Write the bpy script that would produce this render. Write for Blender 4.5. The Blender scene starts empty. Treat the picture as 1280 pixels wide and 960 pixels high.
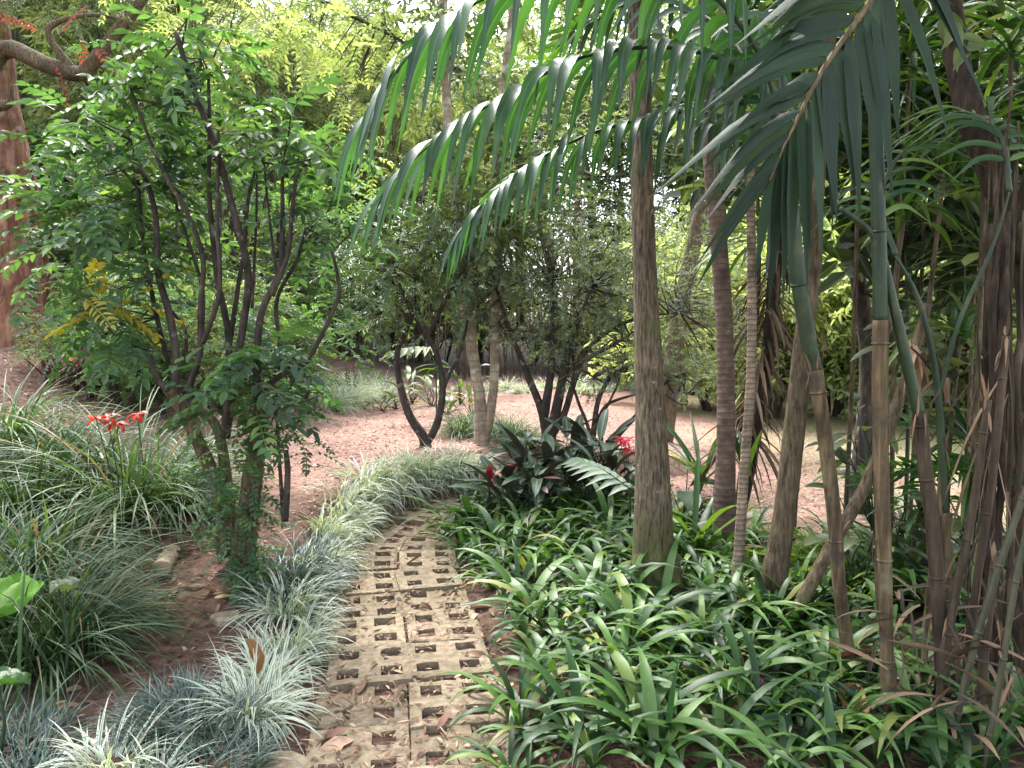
import bpy, math, numpy as np
from math import radians, sin, cos, pi
R0 = np.random.default_rng
sc = bpy.context.scene
col = sc.collection

# ------------------------------------------------------------------ camera, sky, sun, exposure
CAM_H, F, TILT = 1.65, 967.0, math.atan(80 / 967.0)
cd = bpy.data.cameras.new('camera'); cam = bpy.data.objects.new('camera', cd); col.objects.link(cam)
cam.location = (0, 0, CAM_H); cam.rotation_euler = (pi / 2 - TILT, 0, 0)
cd.sensor_width = 36; cd.lens = F / 1280 * 36; cd.clip_start = 0.05; cd.clip_end = 500
sc.camera = cam
SUN_EL, SUN_AZ = 58.0, -25.0          # degrees; azimuth measured from +Y towards +X
w = bpy.data.worlds.new('World'); sc.world = w; w.use_nodes = True
nt = w.node_tree; nt.nodes.clear()
sky = nt.nodes.new('ShaderNodeTexSky'); sky.sky_type = 'NISHITA'; sky.sun_disc = False
sky.sun_elevation = radians(SUN_EL); sky.sun_rotation = radians(SUN_AZ)
sky.air_density = 1.0; sky.dust_density = 3.0; sky.ozone_density = 1.0
hs = nt.nodes.new('ShaderNodeHueSaturation'); hs.inputs['Saturation'].default_value = 0.42; hs.inputs['Value'].default_value = 1.0
bg = nt.nodes.new('ShaderNodeBackground'); bg.inputs['Strength'].default_value = 0.15
wo = nt.nodes.new('ShaderNodeOutputWorld')
nt.links.new(sky.outputs[0], hs.inputs['Color']); nt.links.new(hs.outputs[0], bg.inputs['Color']); nt.links.new(bg.outputs[0], wo.inputs[0])
sd = bpy.data.lights.new('sun', 'SUN'); sd.energy = 1.5; sd.angle = radians(18); sd.color = (1, 0.97, 0.92)
so = bpy.data.objects.new('sun', sd); col.objects.link(so)
so.rotation_euler = (radians(90 - SUN_EL), 0, radians(180 - SUN_AZ)); so.location = (0, 0, 40)
vs = sc.view_settings; vs.view_transform = 'Standard'; vs.look = 'None'; vs.gamma = 1; vs.exposure = 2.75; vs.use_curve_mapping = False
cy = sc.cycles
cy.use_denoising = True; cy.max_bounces = 8; cy.diffuse_bounces = 4; cy.glossy_bounces = 2; cy.transmission_bounces = 5; cy.transparent_max_bounces = 4
cy.caustics_reflective = False; cy.caustics_refractive = False

# ------------------------------------------------------------------ picture ray -> place
def ss(a, b, t):
    t = np.clip((np.asarray(t, float) - a) / (b - a), 0, 1); return t * t * (3 - 2 * t)
def P(px, py, Y):
    u = (px - 640) / F; v = (480 - py) / F
    d = np.array([u, cos(TILT) + v * sin(TILT), -sin(TILT) + v * cos(TILT)])
    return np.array([0, 0, CAM_H]) + d * (Y / d[1])
PATH = np.array([P(*p)[:2] for p in [(512, 1500, 1.45), (514, 960, 2.85), (512, 890, 3.26), (508, 830, 3.71), (503, 770, 4.31), (499, 720, 4.98), (503, 690, 5.5), (524, 668, 5.95), (556, 648, 6.4), (605, 634, 6.8), (680, 622, 7.2)]])
def seg_off(x, y):
    """signed offset from the path's centre line (positive on the right), nearest point's y"""
    x = np.asarray(x, float); y = np.asarray(y, float)
    best = np.full(x.shape, 1e9); sgn = np.ones(x.shape)
    for a, b in zip(PATH[:-1], PATH[1:]):
        e = b - a; t = np.clip(((x - a[0]) * e[0] + (y - a[1]) * e[1]) / (e @ e), 0, 1)
        dx = x - a[0] - t * e[0]; dy = y - a[1] - t * e[1]; d = np.hypot(dx, dy)
        s = np.where(e[1] * dx - e[0] * dy > 0, 1.0, -1.0)
        m = d < best; best = np.where(m, d, best); sgn = np.where(m, s, sgn)
    return best * sgn
def H(x, y):
    x = np.asarray(x, float); y = np.asarray(y, float); o = seg_off(x, y)
    left = ss(-0.40, -0.68, o)
    terr = left * (0.06 + 0.3 * ss(3.2, 5.6, y)) * (1 - 0.55 * ss(10, 15, y))
    terr = terr * (1 - ss(0.4, 3.0, x) * ss(6, 8, y))
    bank = ss(-1.9, -6.0, x) * ss(2.5, 7.5, y) * 0.95
    right = ss(0.38, 0.8, o) * 0.06 * (1 - ss(6.2, 8, y))
    far = ss(20, 40, y) * 1.6
    n = 0.02 * np.sin(x * 3.1 + y * 1.7) * np.sin(y * 2.3 - x * 1.1) + 0.012 * np.sin(x * 7.3 + 1) * np.sin(y * 6.1)
    n = n * ss(0.3, 0.6, np.abs(o))
    return terr + bank + right + far + n
def G(px, py):
    o = np.array([0, 0, CAM_H]); d = P(px, py, 1.0) - o; prev = 0.5
    for t in np.arange(0.6, 60, 0.05):
        p = o + d * t
        if p[2] <= H(p[0], p[1]): return p
    return o + d * 60

# ------------------------------------------------------------------ geometry collector: quads + ('u along/across','v','random') per vertex
class Geo:
    def __init__(s): s.v = []; s.q = []; s.a = []; s.n = 0
    def add(s, V, Q, A):
        s.v.append(np.asarray(V, np.float32)); s.q.append(np.asarray(Q, np.int32) + s.n); s.a.append(np.asarray(A, np.float32)); s.n += len(V); return s
    def arrays(s): return np.concatenate(s.v), np.concatenate(s.q), np.concatenate(s.a)
def mesh(name, g, mat, off=(0, 0, 0), smooth=True):
    V, Q, A = g.arrays() if isinstance(g, Geo) else g
    V = (V - np.asarray(off, np.float32)).astype(np.float32)
    me = bpy.data.meshes.new(name); n, m = len(V), len(Q)
    me.vertices.add(n); me.vertices.foreach_set('co', V.ravel())
    me.loops.add(m * 4); me.loops.foreach_set('vertex_index', Q.ravel().astype(np.int32))
    me.polygons.add(m); me.polygons.foreach_set('loop_start', np.arange(0, m * 4, 4, dtype=np.int32))
    me.polygons.foreach_set('use_smooth', np.full(m, smooth, bool))
    at = me.attributes.new('lf', 'FLOAT_VECTOR', 'POINT'); at.data.foreach_set('vector', A.astype(np.float32).ravel())
    me.update(calc_edges=True)
    me.materials.append(mat); return me
def wloc(o):
    l = np.array(o.location[:]);  
    while o.parent is not None: o = o.parent; l = l + np.array(o.location[:])
    return l
def tag(o, label=None, cat=None, group=None, kind=None):
    for k, v in (('label', label), ('category', cat), ('group', group), ('kind', kind)):
        if v: o[k] = v
    return o
def ob(name, g, mat, parent=None, loc=None, smooth=True):
    """world-space geometry -> an object whose origin is at loc, or at its parent's origin"""
    off = np.array(loc if loc is not None else (0, 0, 0), float) if parent is None else wloc(parent)
    o = bpy.data.objects.new(name, mesh(name, g, mat, off, smooth)); col.objects.link(o)
    if parent is None: o.location = off
    else: o.parent = parent
    return o
def empty(name, loc, label, cat, group=None):
    o = bpy.data.objects.new(name, None); col.objects.link(o); o.location = loc; o.empty_display_size = 0.1
    return tag(o, label, cat, group)
LAND = [(25, 'the peeling pink-barked tree'), (130, 'the red lilies'), (290, 'the pruned shrub'), (430, 'the left far grass tufts'), (530, 'the V-forked tree'), (605, 'the pale twin trunks'), (700, 'the feathery tree'), (815, 'the thick grey trunk'), (905, 'the brown ringed trunk'), (1000, 'the leaning trunk'), (1100, 'the tan palm cane'), (1180, 'the slender cane palm'), (1275, 'the vine-wrapped trunk')]
_used = {}
def place_label(text, px, prep='behind'):
    px_ = min(LAND, key=lambda l: abs(l[0] - px)); s_ = ', off its left side' if px < px_[0] - 14 else ', off its right side' if px > px_[0] + 14 else ''
    key = f'{text} {prep} {px_[1]}{s_}'; _used[key] = _used.get(key, 0) + 1
    return key if _used[key] == 1 else f'{text} farther {prep} {px_[1]}{s_}' if _used[key] == 2 else f'{text} farthest {prep} {px_[1]}{s_}'
def copy_tree(o, parent=None):
    c = o.copy(); col.objects.link(c)
    if parent is not None: c.parent = parent
    for ch in list(o.children): copy_tree(ch, c)
    return c

def catmull(pts, n):
    p = np.asarray(pts, float)
    if len(p) == 2: return p[0] + (p[1] - p[0]) * np.linspace(0, 1, n)[:, None]
    q = np.vstack([2 * p[0] - p[1], p, 2 * p[-1] - p[-2]])
    t = np.linspace(0, len(p) - 1, n); i = np.minimum(t.astype(int), len(p) - 2); f = (t - i)[:, None]
    a, b, c, d = q[i], q[i + 1], q[i + 2], q[i + 3]
    return 0.5 * (2 * b + (c - a) * f + (2 * a - 5 * b + 4 * c - d) * f ** 2 + (3 * b - a - 3 * c + d) * f ** 3)
def frame(T):
    T = T / (np.linalg.norm(T, axis=-1, keepdims=True) + 1e-9)
    ref = np.where(np.abs(T[..., 2:3]) > 0.9, np.array([0., 1, 0]), np.array([0., 0, 1]))
    S = np.cross(T, ref); S /= np.linalg.norm(S, axis=-1, keepdims=True) + 1e-9
    return T, S, np.cross(S, T)
def tube(g, pts, rad, n=None, sides=8, rnd=0.5, lump=0.0, seed=0, cap=True):
    n = n or max(4, len(pts) * 4)
    C = catmull(pts, n); r = np.interp(np.linspace(0, 1, n), np.linspace(0, 1, len(rad)), rad)
    T = np.gradient(C, axis=0); T /= np.linalg.norm(T, axis=1, keepdims=True) + 1e-9
    S = np.zeros_like(T); s = frame(T[0])[1]
    for i in range(n):
        s = s - T[i] * (s @ T[i]); s /= np.linalg.norm(s) + 1e-9; S[i] = s
    B = np.cross(T, S); a = np.linspace(0, 2 * pi, sides, endpoint=False)
    rr = r[:, None] * np.ones(sides)
    if lump:
        rg = R0(seed); k = rg.uniform(0, 6, 6); L = np.arange(n)[:, None] / n
        rr = rr * (1 + lump * (np.sin(3 * a + k[0] + L * 5) * 0.5 + np.sin(5 * a + k[1] - L * 9) * 0.3 + np.sin(2 * a + 14 * L + k[2]) * 0.4 + rg.normal(0, .25, (n, sides))))
    V = C[:, None] + rr[..., None] * (np.cos(a)[None, :, None] * S[:, None] + np.sin(a)[None, :, None] * B[:, None])
    V = V.reshape(-1, 3); idx = np.arange(n * sides).reshape(n, sides)
    q = np.stack([idx[:-1], np.roll(idx[:-1], -1, 1), np.roll(idx[1:], -1, 1), idx[1:]], -1).reshape(-1, 4)
    A = np.stack([np.tile(a / (2 * pi), n), np.repeat(np.linspace(0, 1, n), sides), np.full(n * sides, rnd)], -1)
    if cap:
        k = len(V); V = np.vstack([V, C[-1:], C[:1]]); A = np.vstack([A, A[-1:], A[:1]])
        for c, ring, fl in ((k, idx[-1], 0), (k + 1, idx[0], 1)):
            for j in range(0, sides - 1, 2):
                f = [c, ring[j], ring[j + 1], ring[(j + 2) % sides]]; q = np.vstack([q, f if not fl else f[::-1]])
    g.add(V, q, A); return C

PROF = {'strap': lambda t: np.clip(np.minimum(0.55 + 1.2 * t, 1) * np.minimum(1, (1.0 - t) * 2.2 + 0.02) ** 0.8, 0, 1),
        'grass': lambda t: np.clip((0.75 + 0.25 * np.sin(pi * t)) * np.minimum(1, (1 - t) * 1.6 + 0.03), 0, 1),
        'lance': lambda t: np.clip(np.sin(pi * np.clip(t, 0, 1) ** 0.7) ** 0.75 + 0.05, 0, 1.0),
        'oval': lambda t: np.clip(np.sin(pi * t ** 0.85) ** 0.6, 0.03, 1.0)}
def blades(g, base, az, el, droop, length, width, prof='grass', segs=6, fold=0.3, twist=0.0, rnd=None, bend=1.0, wave=0.0):
    """arching strap leaves: base (N,3); azimuth, start elevation, total droop (radians); vectorised"""
    N = len(base); b = lambda z: np.broadcast_to(np.asarray(z, float), (N,))
    az, el, droop, length, width, twist = map(b, (az, el, droop, length, width, twist))
    rnd = R0(N).random(N) if rnd is None else b(rnd)
    t = np.linspace(0, 1, segs + 1); tm = (t[:-1] + t[1:]) / 2
    e = el[:, None] - droop[:, None] * tm[None] ** bend
    st = length[:, None] / segs
    h = np.cumsum(np.cos(e) * st, 1); z = np.cumsum(np.sin(e) * st, 1)
    h = np.hstack([np.zeros((N, 1)), h]); z = np.hstack([np.zeros((N, 1)), z])
    hd = np.stack([np.cos(az), np.sin(az), 0 * az], -1); sd_ = np.stack([-np.sin(az), np.cos(az), 0 * az], -1)
    C = base[:, None] + hd[:, None] * h[..., None]; C[..., 2] += z
    ev = np.hstack([e, e[:, -1:]]); nrm = -hd[:, None] * np.sin(ev)[..., None]; nrm[..., 2] += np.cos(ev)
    tw = twist[:, None] * t[None]
    side = sd_[:, None] * np.cos(tw)[..., None] + nrm * np.sin(tw)[..., None]
    up = nrm * np.cos(tw)[..., None] - sd_[:, None] * np.sin(tw)[..., None]
    w_ = (width[:, None] * PROF[prof](t)[None] / 2)[..., None]
    if wave: up = up + wave * np.sin(t * 14)[None, :, None] * side
    Lf = C + side * w_ + up * w_ * fold; Rt = C - side * w_ + up * w_ * fold
    V = np.stack([Lf, C, Rt], 2).reshape(-1, 3)
    ids = np.arange(N * (segs + 1) * 3).reshape(N, segs + 1, 3)
    q1 = np.stack([ids[:, :-1, 0], ids[:, :-1, 1], ids[:, 1:, 1], ids[:, 1:, 0]], -1)
    q2 = np.stack([ids[:, :-1, 1], ids[:, :-1, 2], ids[:, 1:, 2], ids[:, 1:, 1]], -1)
    Q = np.concatenate([q1.reshape(-1, 4), q2.reshape(-1, 4)])
    u = np.tile(np.array([0, .5, 1.]), N * (segs + 1)); vv = np.tile(np.repeat(t, 3), N)
    g.add(V, Q, np.stack([u, vv, np.repeat(rnd, (segs + 1) * 3)], -1))

# ---- leaf-spray templates in local space (x = growing direction, z = upper side)
def leaf_t(L, W, fold=.25, curl=.12):
    V = np.array([[0, 0, 0], [.32 * L, W / 2, fold * W / 2], [.68 * L, W * .42, fold * W / 2 - curl * L * .4], [L, 0, -curl * L], [.68 * L, -W * .42, fold * W / 2 - curl * L * .4], [.32 * L, -W / 2, fold * W / 2]])
    Q = np.array([[0, 3, 2, 1], [0, 5, 4, 3]]); A = np.array([[.5, 0, 0], [0, .3, 0], [0, .7, 0], [.5, 1, 0], [1, .7, 0], [1, .3, 0]], float)
    return V, Q, A
def rotz(a): c, s = cos(a), sin(a); return np.array([[c, -s, 0], [s, c, 0], [0, 0, 1.]])
def rotx(a): c, s = cos(a), sin(a); return np.array([[1, 0, 0], [0, c, -s], [0, s, c]])
def roty(a): c, s = cos(a), sin(a); return np.array([[c, 0, s], [0, 1, 0], [-s, 0, c]])
def pinnate_t(rg, L=.25, pairs=6, ll=.055, lw=.022, sweep=1.1, droop=.35, terminal=True, stem=True, simple=False):
    g = Geo(); ax = lambda t: np.array([L * t, 0, -droop * L * t * t])
    for i in range(pairs):
        t = .22 + .76 * i / max(1, pairs - 1) if pairs > 1 else 1
        for s in (-1, 1):
            V, Q, A = leaf_t(ll * (1 - .35 * abs(t - .55)) * rg.uniform(.85, 1.1), lw, .3, .2)
            M = rotz(s * (sweep + rg.normal(0, .12))) @ roty(rg.normal(.15, .12)) @ rotx(rg.normal(0, .3))
            A = A.copy(); A[:, 2] = rg.random() * .35; g.add(V @ M.T + ax(t), Q, A)
    if terminal:
        V, Q, A = leaf_t(ll, lw, .3, .2); A[:, 2] = rg.random() * .3; g.add(V @ roty(.3).T + ax(1), Q, A)
    if stem:
        p = np.array([ax(t) for t in (0, .35, .7, 1)]); wd = .0022
        V = np.concatenate([p + [0, wd, 0], p - [0, wd, 0]]); Q = np.array([[i, i + 1, i + 5, i + 4] for i in range(3)])
        g.add(V, Q, np.tile([.5, .5, .1], (8, 1)))
    return g.arrays()
def sprig_t(rg, L=.3, n=10, ll=.09, lw=.035, spread=1.0, curl=.2):
    g = Geo()
    for i in range(n):
        t = (i + .6) / n; V, Q, A = leaf_t(ll * rg.uniform(.7, 1.15), lw * rg.uniform(.8, 1.1), .3, curl)
        M = rotx(rg.uniform(-.7, .7) + (pi if rg.random() < .12 else 0)) @ rotz((1 if i % 2 else -1) * rg.uniform(.4, spread)) @ roty(rg.uniform(-.3, .6))
        A = A.copy(); A[:, 2] = rg.random() * .4; g.add(V @ M.T + np.array([L * t, 0, -.2 * L * t * t]), Q, A)
    V = np.array([[0, .003, 0], [L, .001, -.2 * L], [L, -.001, -.2 * L], [0, -.003, 0]]); g.add(V, [[0, 1, 2, 3]], np.tile([.5, .5, .05], (4, 1)))
    return g.arrays()
def scatter(g, tmpl, pos, d, rg, scale=(.8, 1.2), roll=.5, rnd=None):
    V, Q, A = tmpl; N = len(pos); d = np.asarray(d, float)
    T, S, U = frame(d); r = rg.normal(0, roll, N); c, s = np.cos(r)[:, None], np.sin(r)[:, None]
    S2, U2 = S * c + U * s, U * c - S * s
    M = np.stack([T, -S2, U2], -1) * rg.uniform(scale[0], scale[1], N)[:, None, None]
    W_ = np.einsum('nij,kj->nki', M, V) + np.asarray(pos)[:, None]
    k = len(V); AA = np.tile(A[None], (N, 1, 1)); rr = rg.random(N) if rnd is None else np.broadcast_to(rnd, (N,))
    AA[..., 2] = np.clip(AA[..., 2] + rr[:, None] * .65, 0, 1)
    QQ = (Q[None] + (np.arange(N) * k)[:, None, None]).reshape(-1, 4)
    g.add(W_.reshape(-1, 3), QQ, AA.reshape(-1, 3))
def ball(rg, n, shell=.35):
    d = rg.normal(size=(n, 3)); d /= np.linalg.norm(d, axis=1, keepdims=True)
    return d * (shell + (1 - shell) * rg.random(n)[:, None] ** .6)

# ------------------------------------------------------------------ materials
def nodes(name):
    m = bpy.data.materials.new(name); m.use_nodes = True; t = m.node_tree; t.nodes.clear()
    N = lambda ty, **k: [setattr(x := t.nodes.new('ShaderNode' + ty), a, b) for a, b in k.items()] and x or t.nodes[-1] if k else t.nodes.new('ShaderNode' + ty)
    def n(ty, **k):
        x = t.nodes.new('ShaderNode' + ty)
        for a, b in k.items(): setattr(x, a, b)
        return x
    return m, t, n, t.links.new
def ramp(n, stops, interp='LINEAR'):
    r = n('ValToRGB'); e = r.color_ramp; e.interpolation = interp
    while len(e.elements) < len(stops): e.elements.new(.5)
    for x, (p, c) in zip(e.elements, stops): x.position = p; x.color = (*c, 1)
    return r
def leaf_mat(name, stops, rough=.45, trans=.4, tint=(1.25, 1.35, .55), spec=.5, edge=None, rib=None, hue_var=.012, val_var=.3, back=None, streak=0, veins=0, bump=0):
    m, t, n, L = nodes(name)
    at = n('Attribute', attribute_name='lf'); sp = n('SeparateXYZ'); L(at.outputs['Vector'], sp.inputs[0])
    cr = ramp(n, stops); L(sp.outputs['Z'], cr.inputs[0]); c = cr.outputs[0]
    oi = n('ObjectInfo'); mr = n('MapRange'); L(oi.outputs['Random'], mr.inputs[0]); mr.inputs[3].default_value = 1 - val_var; mr.inputs[4].default_value = 1 + val_var
    mh = n('MapRange'); L(oi.outputs['Random'], mh.inputs[0]); mh.inputs[3].default_value = .5 + hue_var; mh.inputs[4].default_value = .5 - hue_var
    nz = n('TexNoise'); nz.inputs['Scale'].default_value = 6; nz.inputs['Detail'].default_value = 3; tc = n('TexCoord'); L(tc.outputs['Object'], nz.inputs['Vector'])
    mn = n('MapRange'); L(nz.outputs[0], mn.inputs[0]); mn.inputs[1].default_value = .3; mn.inputs[2].default_value = .7; mn.inputs[3].default_value = .75; mn.inputs[4].default_value = 1.25
    mu = n('Math', operation='MULTIPLY'); L(mr.outputs[0], mu.inputs[0]); L(mn.outputs[0], mu.inputs[1])
    h = n('HueSaturation'); L(c, h.inputs['Color']); L(mh.outputs[0], h.inputs['Hue']); L(mu.outputs[0], h.inputs['Value']); c = h.outputs[0]
    au = n('Math', operation='SUBTRACT'); L(sp.outputs['X'], au.inputs[0]); au.inputs[1].default_value = .5
    ab = n('Math', operation='ABSOLUTE'); L(au.outputs[0], ab.inputs[0])
    def mix(fac, colr):
        nonlocal c
        x = n('Mix', data_type='RGBA'); L(fac, x.inputs[0]); L(c, x.inputs[6]); x.inputs[7].default_value = (*colr, 1); c = x.outputs[2]
    if edge:      # pale margins
        e = n('MapRange'); L(ab.outputs[0], e.inputs[0]); e.inputs[1].default_value = edge[1]; e.inputs[2].default_value = edge[1] + .12; mix(e.outputs[0], edge[0])
    if rib:       # pale midrib
        e = n('MapRange'); L(ab.outputs[0], e.inputs[0]); e.inputs[1].default_value = .1; e.inputs[2].default_value = .02; e.inputs[4].default_value = .7; mix(e.outputs[0], rib)
    if veins:     # slanting side veins
        a1 = n('Math', operation='MULTIPLY_ADD'); L(ab.outputs[0], a1.inputs[0]); a1.inputs[1].default_value = -.5; L(sp.outputs['Y'], a1.inputs[2])
        a2 = n('Math', operation='MULTIPLY'); L(a1.outputs[0], a2.inputs[0]); a2.inputs[1].default_value = 75; a3 = n('Math', operation='SINE'); L(a2.outputs[0], a3.inputs[0])
        e = n('MapRange'); L(a3.outputs[0], e.inputs[0]); e.inputs[1].default_value = .4; e.inputs[4].default_value = .6; mix(e.outputs[0], veins)
    if back:      # paler or coloured underside
        gm = n('NewGeometry'); mix(gm.outputs['Backfacing'], back)
    bs = n('BsdfPrincipled'); L(c, bs.inputs['Base Color']); bs.inputs['Roughness'].default_value = rough; bs.inputs['Specular IOR Level'].default_value = spec
    if streak or bump:
        cx = n('CombineXYZ'); L(sp.outputs['X'], cx.inputs[0]); ns = n('TexNoise'); ns.inputs['Scale'].default_value = streak or 9; L(cx.outputs[0], ns.inputs['Vector'])
        L(sp.outputs['Z'], cx.inputs[2]); bp = n('Bump'); bp.inputs['Strength'].default_value = bump or .35; bp.inputs['Distance'].default_value = .003; L(ns.outputs[0], bp.inputs['Height']); L(bp.outputs[0], bs.inputs['Normal'])
    o = n('OutputMaterial')
    if trans:
        tr = n('BsdfTranslucent'); mt = n('Mix', data_type='RGBA', blend_type='MULTIPLY'); mt.inputs[0].default_value = 1; L(c, mt.inputs[6]); mt.inputs[7].default_value = (*tint, 1); mt.clamp_result = False
        L(mt.outputs[2], tr.inputs[0]); mx = n('MixShader'); mx.inputs[0].default_value = trans; L(bs.outputs[0], mx.inputs[1]); L(tr.outputs[0], mx.inputs[2]); L(mx.outputs[0], o.inputs[0])
    else: L(bs.outputs[0], o.inputs[0])
    return m
def bark_mat(name, stops, scale=(22, 22, 3), detail=6, bump=.6, dist=.02, rough=.9, rings=0, ring_col=(.3, .25, .2), spots=None, moss=None, ns=1.0, ring_bump=.4, foot=0):
    m, t, n, L = nodes(name); tc = n('TexCoord'); mp = n('Mapping'); mp.inputs['Scale'].default_value = scale; L(tc.outputs['Object'], mp.inputs[0])
    nz = n('TexNoise'); nz.inputs['Scale'].default_value = ns; nz.inputs['Detail'].default_value = detail; nz.inputs['Roughness'].default_value = .65; L(mp.outputs[0], nz.inputs['Vector'])
    cr = ramp(n, stops); L(nz.outputs[0], cr.inputs[0]); c = cr.outputs[0]; hgt = nz.outputs[0]
    def mixc(fac, colr):
        nonlocal c
        x = n('Mix', data_type='RGBA'); L(fac, x.inputs[0]); L(c, x.inputs[6]); x.inputs[7].default_value = (*colr, 1); c = x.outputs[2]
    if rings:
        wv = n('TexWave', wave_type='BANDS', bands_direction='Z'); wv.inputs['Scale'].default_value = rings; wv.inputs['Distortion'].default_value = 1.6; wv.inputs['Detail'].default_value = 3; L(tc.outputs['Object'], wv.inputs['Vector'])
        e = n('MapRange'); L(wv.outputs['Fac'], e.inputs[0]); e.inputs[1].default_value = .72; e.inputs[2].default_value = .95; e.inputs[4].default_value = .8; mixc(e.outputs[0], ring_col)
        ad = n('Math', operation='MULTIPLY_ADD'); L(wv.outputs['Fac'], ad.inputs[0]); ad.inputs[1].default_value = ring_bump; L(hgt, ad.inputs[2]); hgt = ad.outputs[0]
    z = n('TexNoise'); z.inputs['Scale'].default_value = 3.5; z.inputs['Detail'].default_value = 6; z.inputs['Roughness'].default_value = .7; L(tc.outputs['Object'], z.inputs['Vector']); e = ramp(n, [(.33, (.5, .5, .5)), (.5, (.95, .95, .95)), (.68, (1.35, 1.33, 1.28))]); L(z.outputs[0], e.inputs[0])
    x = n('Mix', data_type='RGBA', blend_type='MULTIPLY'); x.inputs[0].default_value = 1; L(c, x.inputs[6]); L(e.outputs[0], x.inputs[7]); c = x.outputs[2]
    for k, (cl, s, lo) in enumerate([x for x in (spots, moss) if x]):
        z = n('TexNoise'); z.inputs['Scale'].default_value = s; z.inputs['Detail'].default_value = 5; mo = n('Mapping'); mo.inputs['Location'].default_value = (3.3 * k + 1, 7, 2); L(tc.outputs['Object'], mo.inputs[0]); L(mo.outputs[0], z.inputs['Vector'])
        e = n('MapRange'); L(z.outputs[0], e.inputs[0]); e.inputs[1].default_value = lo; e.inputs[2].default_value = lo + .08; e.inputs[4].default_value = .75; mixc(e.outputs[0], cl)
    if foot:
        sz = n('SeparateXYZ'); L(tc.outputs['Object'], sz.inputs[0]); a1 = n('MapRange'); L(sz.outputs['Z'], a1.inputs[0]); a1.inputs[1].default_value = foot; a1.inputs[2].default_value = 0; a2 = n('Math', operation='MULTIPLY_ADD'); L(nz.outputs[0], a2.inputs[0]); a2.inputs[1].default_value = 1.2; L(a1.outputs[0], a2.inputs[2]); e = n('MapRange'); L(a2.outputs[0], e.inputs[0]); e.inputs[1].default_value = .95; e.inputs[2].default_value = 1.3; e.inputs[4].default_value = .75; mixc(e.outputs[0], (.075, .085, .022))
    bs = n('BsdfPrincipled'); L(c, bs.inputs['Base Color']); bs.inputs['Roughness'].default_value = rough; bs.inputs['Specular IOR Level'].default_value = .25
    bp = n('Bump'); bp.inputs['Strength'].default_value = bump; bp.inputs['Distance'].default_value = dist; L(hgt, bp.inputs['Height']); L(bp.outputs[0], bs.inputs['Normal'])
    o = n('OutputMaterial'); L(bs.outputs[0], o.inputs[0]); return m

LM = {}
LM['strap'] = leaf_mat('glossy_strap_leaf', [(0, (.016, .04, .015)), (.5, (.034, .088, .022)), (.93, (.075, .15, .034)), (.97, (.2, .2, .05)), (1, (.28, .19, .09))], rough=.42, trans=.3, spec=.38, streak=14)
LM['liriope'] = leaf_mat('long_arching_blade', [(0, (.024, .055, .02)), (.6, (.05, .1, .036)), (.93, (.11, .17, .06)), (.97, (.2, .13, .06))], rough=.46, trans=.25, spec=.35)
LM['pale'] = leaf_mat('variegated_blade', [(0, (.12, .165, .11)), (.5, (.24, .3, .21)), (.93, (.4, .45, .35)), (.97, (.3, .2, .11))], rough=.45, trans=.25, edge=((.66, .69, .6), .25), val_var=.2)
LM['mondo'] = leaf_mat('blue_green_blade', [(0, (.02, .042, .036)), (.6, (.05, .085, .07)), (1, (.14, .19, .155))], rough=.4, trans=.2, val_var=.15)
LM['pinnate'] = leaf_mat('compound_leaf', [(0, (.03, .063, .033)), (.45, (.064, .128, .056)), (.85, (.12, .21, .072)), (1, (.25, .31, .09))], rough=.52, trans=.45, spec=.4, val_var=.2)
LM['pinnate_dark'] = leaf_mat('dark_compound_leaf', [(0, (.035, .062, .03)), (.6, (.075, .125, .052)), (1, (.15, .21, .08))], rough=.38, trans=.3)
LM['feather'] = leaf_mat('fine_feathery_leaf', [(0, (.045, .065, .04)), (.5, (.095, .13, .075)), (1, (.2, .235, .12))], rough=.5, trans=.35, val_var=.2)
LM['broad'] = leaf_mat('mid_green_leaf', [(0, (.035, .055, .026)), (.5, (.085, .12, .05)), (1, (.21, .245, .09))], rough=.5, trans=.45, tint=(1.2, 1.25, .6))
LM['lime'] = leaf_mat('yellow_green_leaf', [(0, (.13, .19, .06)), (.5, (.27, .34, .12)), (1, (.46, .5, .2))], rough=.5, trans=.5, tint=(1.12, 1.15, .75), val_var=.2)
LM['bamboo'] = leaf_mat('bamboo_leaf', [(0, (.11, .16, .06)), (.5, (.24, .29, .12)), (1, (.45, .45, .22))], rough=.5, trans=.5, tint=(1.12, 1.12, .75), val_var=.25)
LM['palm'] = leaf_mat('palm_leaflet', [(0, (.016, .046, .026)), (.6, (.026, .066, .033)), (1, (.044, .095, .038))], rough=.32, trans=.36, tint=(1.25, 1.7, .45), spec=.55, rib=(.07, .12, .06), streak=22, hue_var=.006, val_var=.2)
LM['palm_dark'] = leaf_mat('dark_palm_leaflet', [(0, (.008, .022, .011)), (1, (.017, .038, .017))], rough=.55, trans=.16, spec=.3, streak=26, bump=.8, hue_var=.004, val_var=.2)
LM['dracaena'] = leaf_mat('sword_leaf', [(0, (.018, .055, .015)), (.6, (.04, .1, .025)), (1, (.13, .2, .04))], rough=.36, trans=.4, tint=(1.4, 1.5, .4), streak=12)
LM['dark_broad'] = leaf_mat('dark_leathery_leaf', [(0, (.016, .032, .014)), (.6, (.035, .06, .024)), (1, (.08, .105, .035))], rough=.4, trans=.3, rib=(.1, .13, .06))
LM['chips'] = leaf_mat('bark_chip', [(0, (.08, .048, .038)), (.4, (.17, .108, .088)), (.75, (.26, .175, .145)), (1, (.38, .29, .25))], rough=.8, trans=0, val_var=.1, spec=.2)
LM['taro'] = leaf_mat('bright_heart_leaf', [(0, (.07, .19, .02)), (1, (.1, .24, .03))], rough=.6, spec=.25, trans=.45, rib=(.3, .42, .15))
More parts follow.
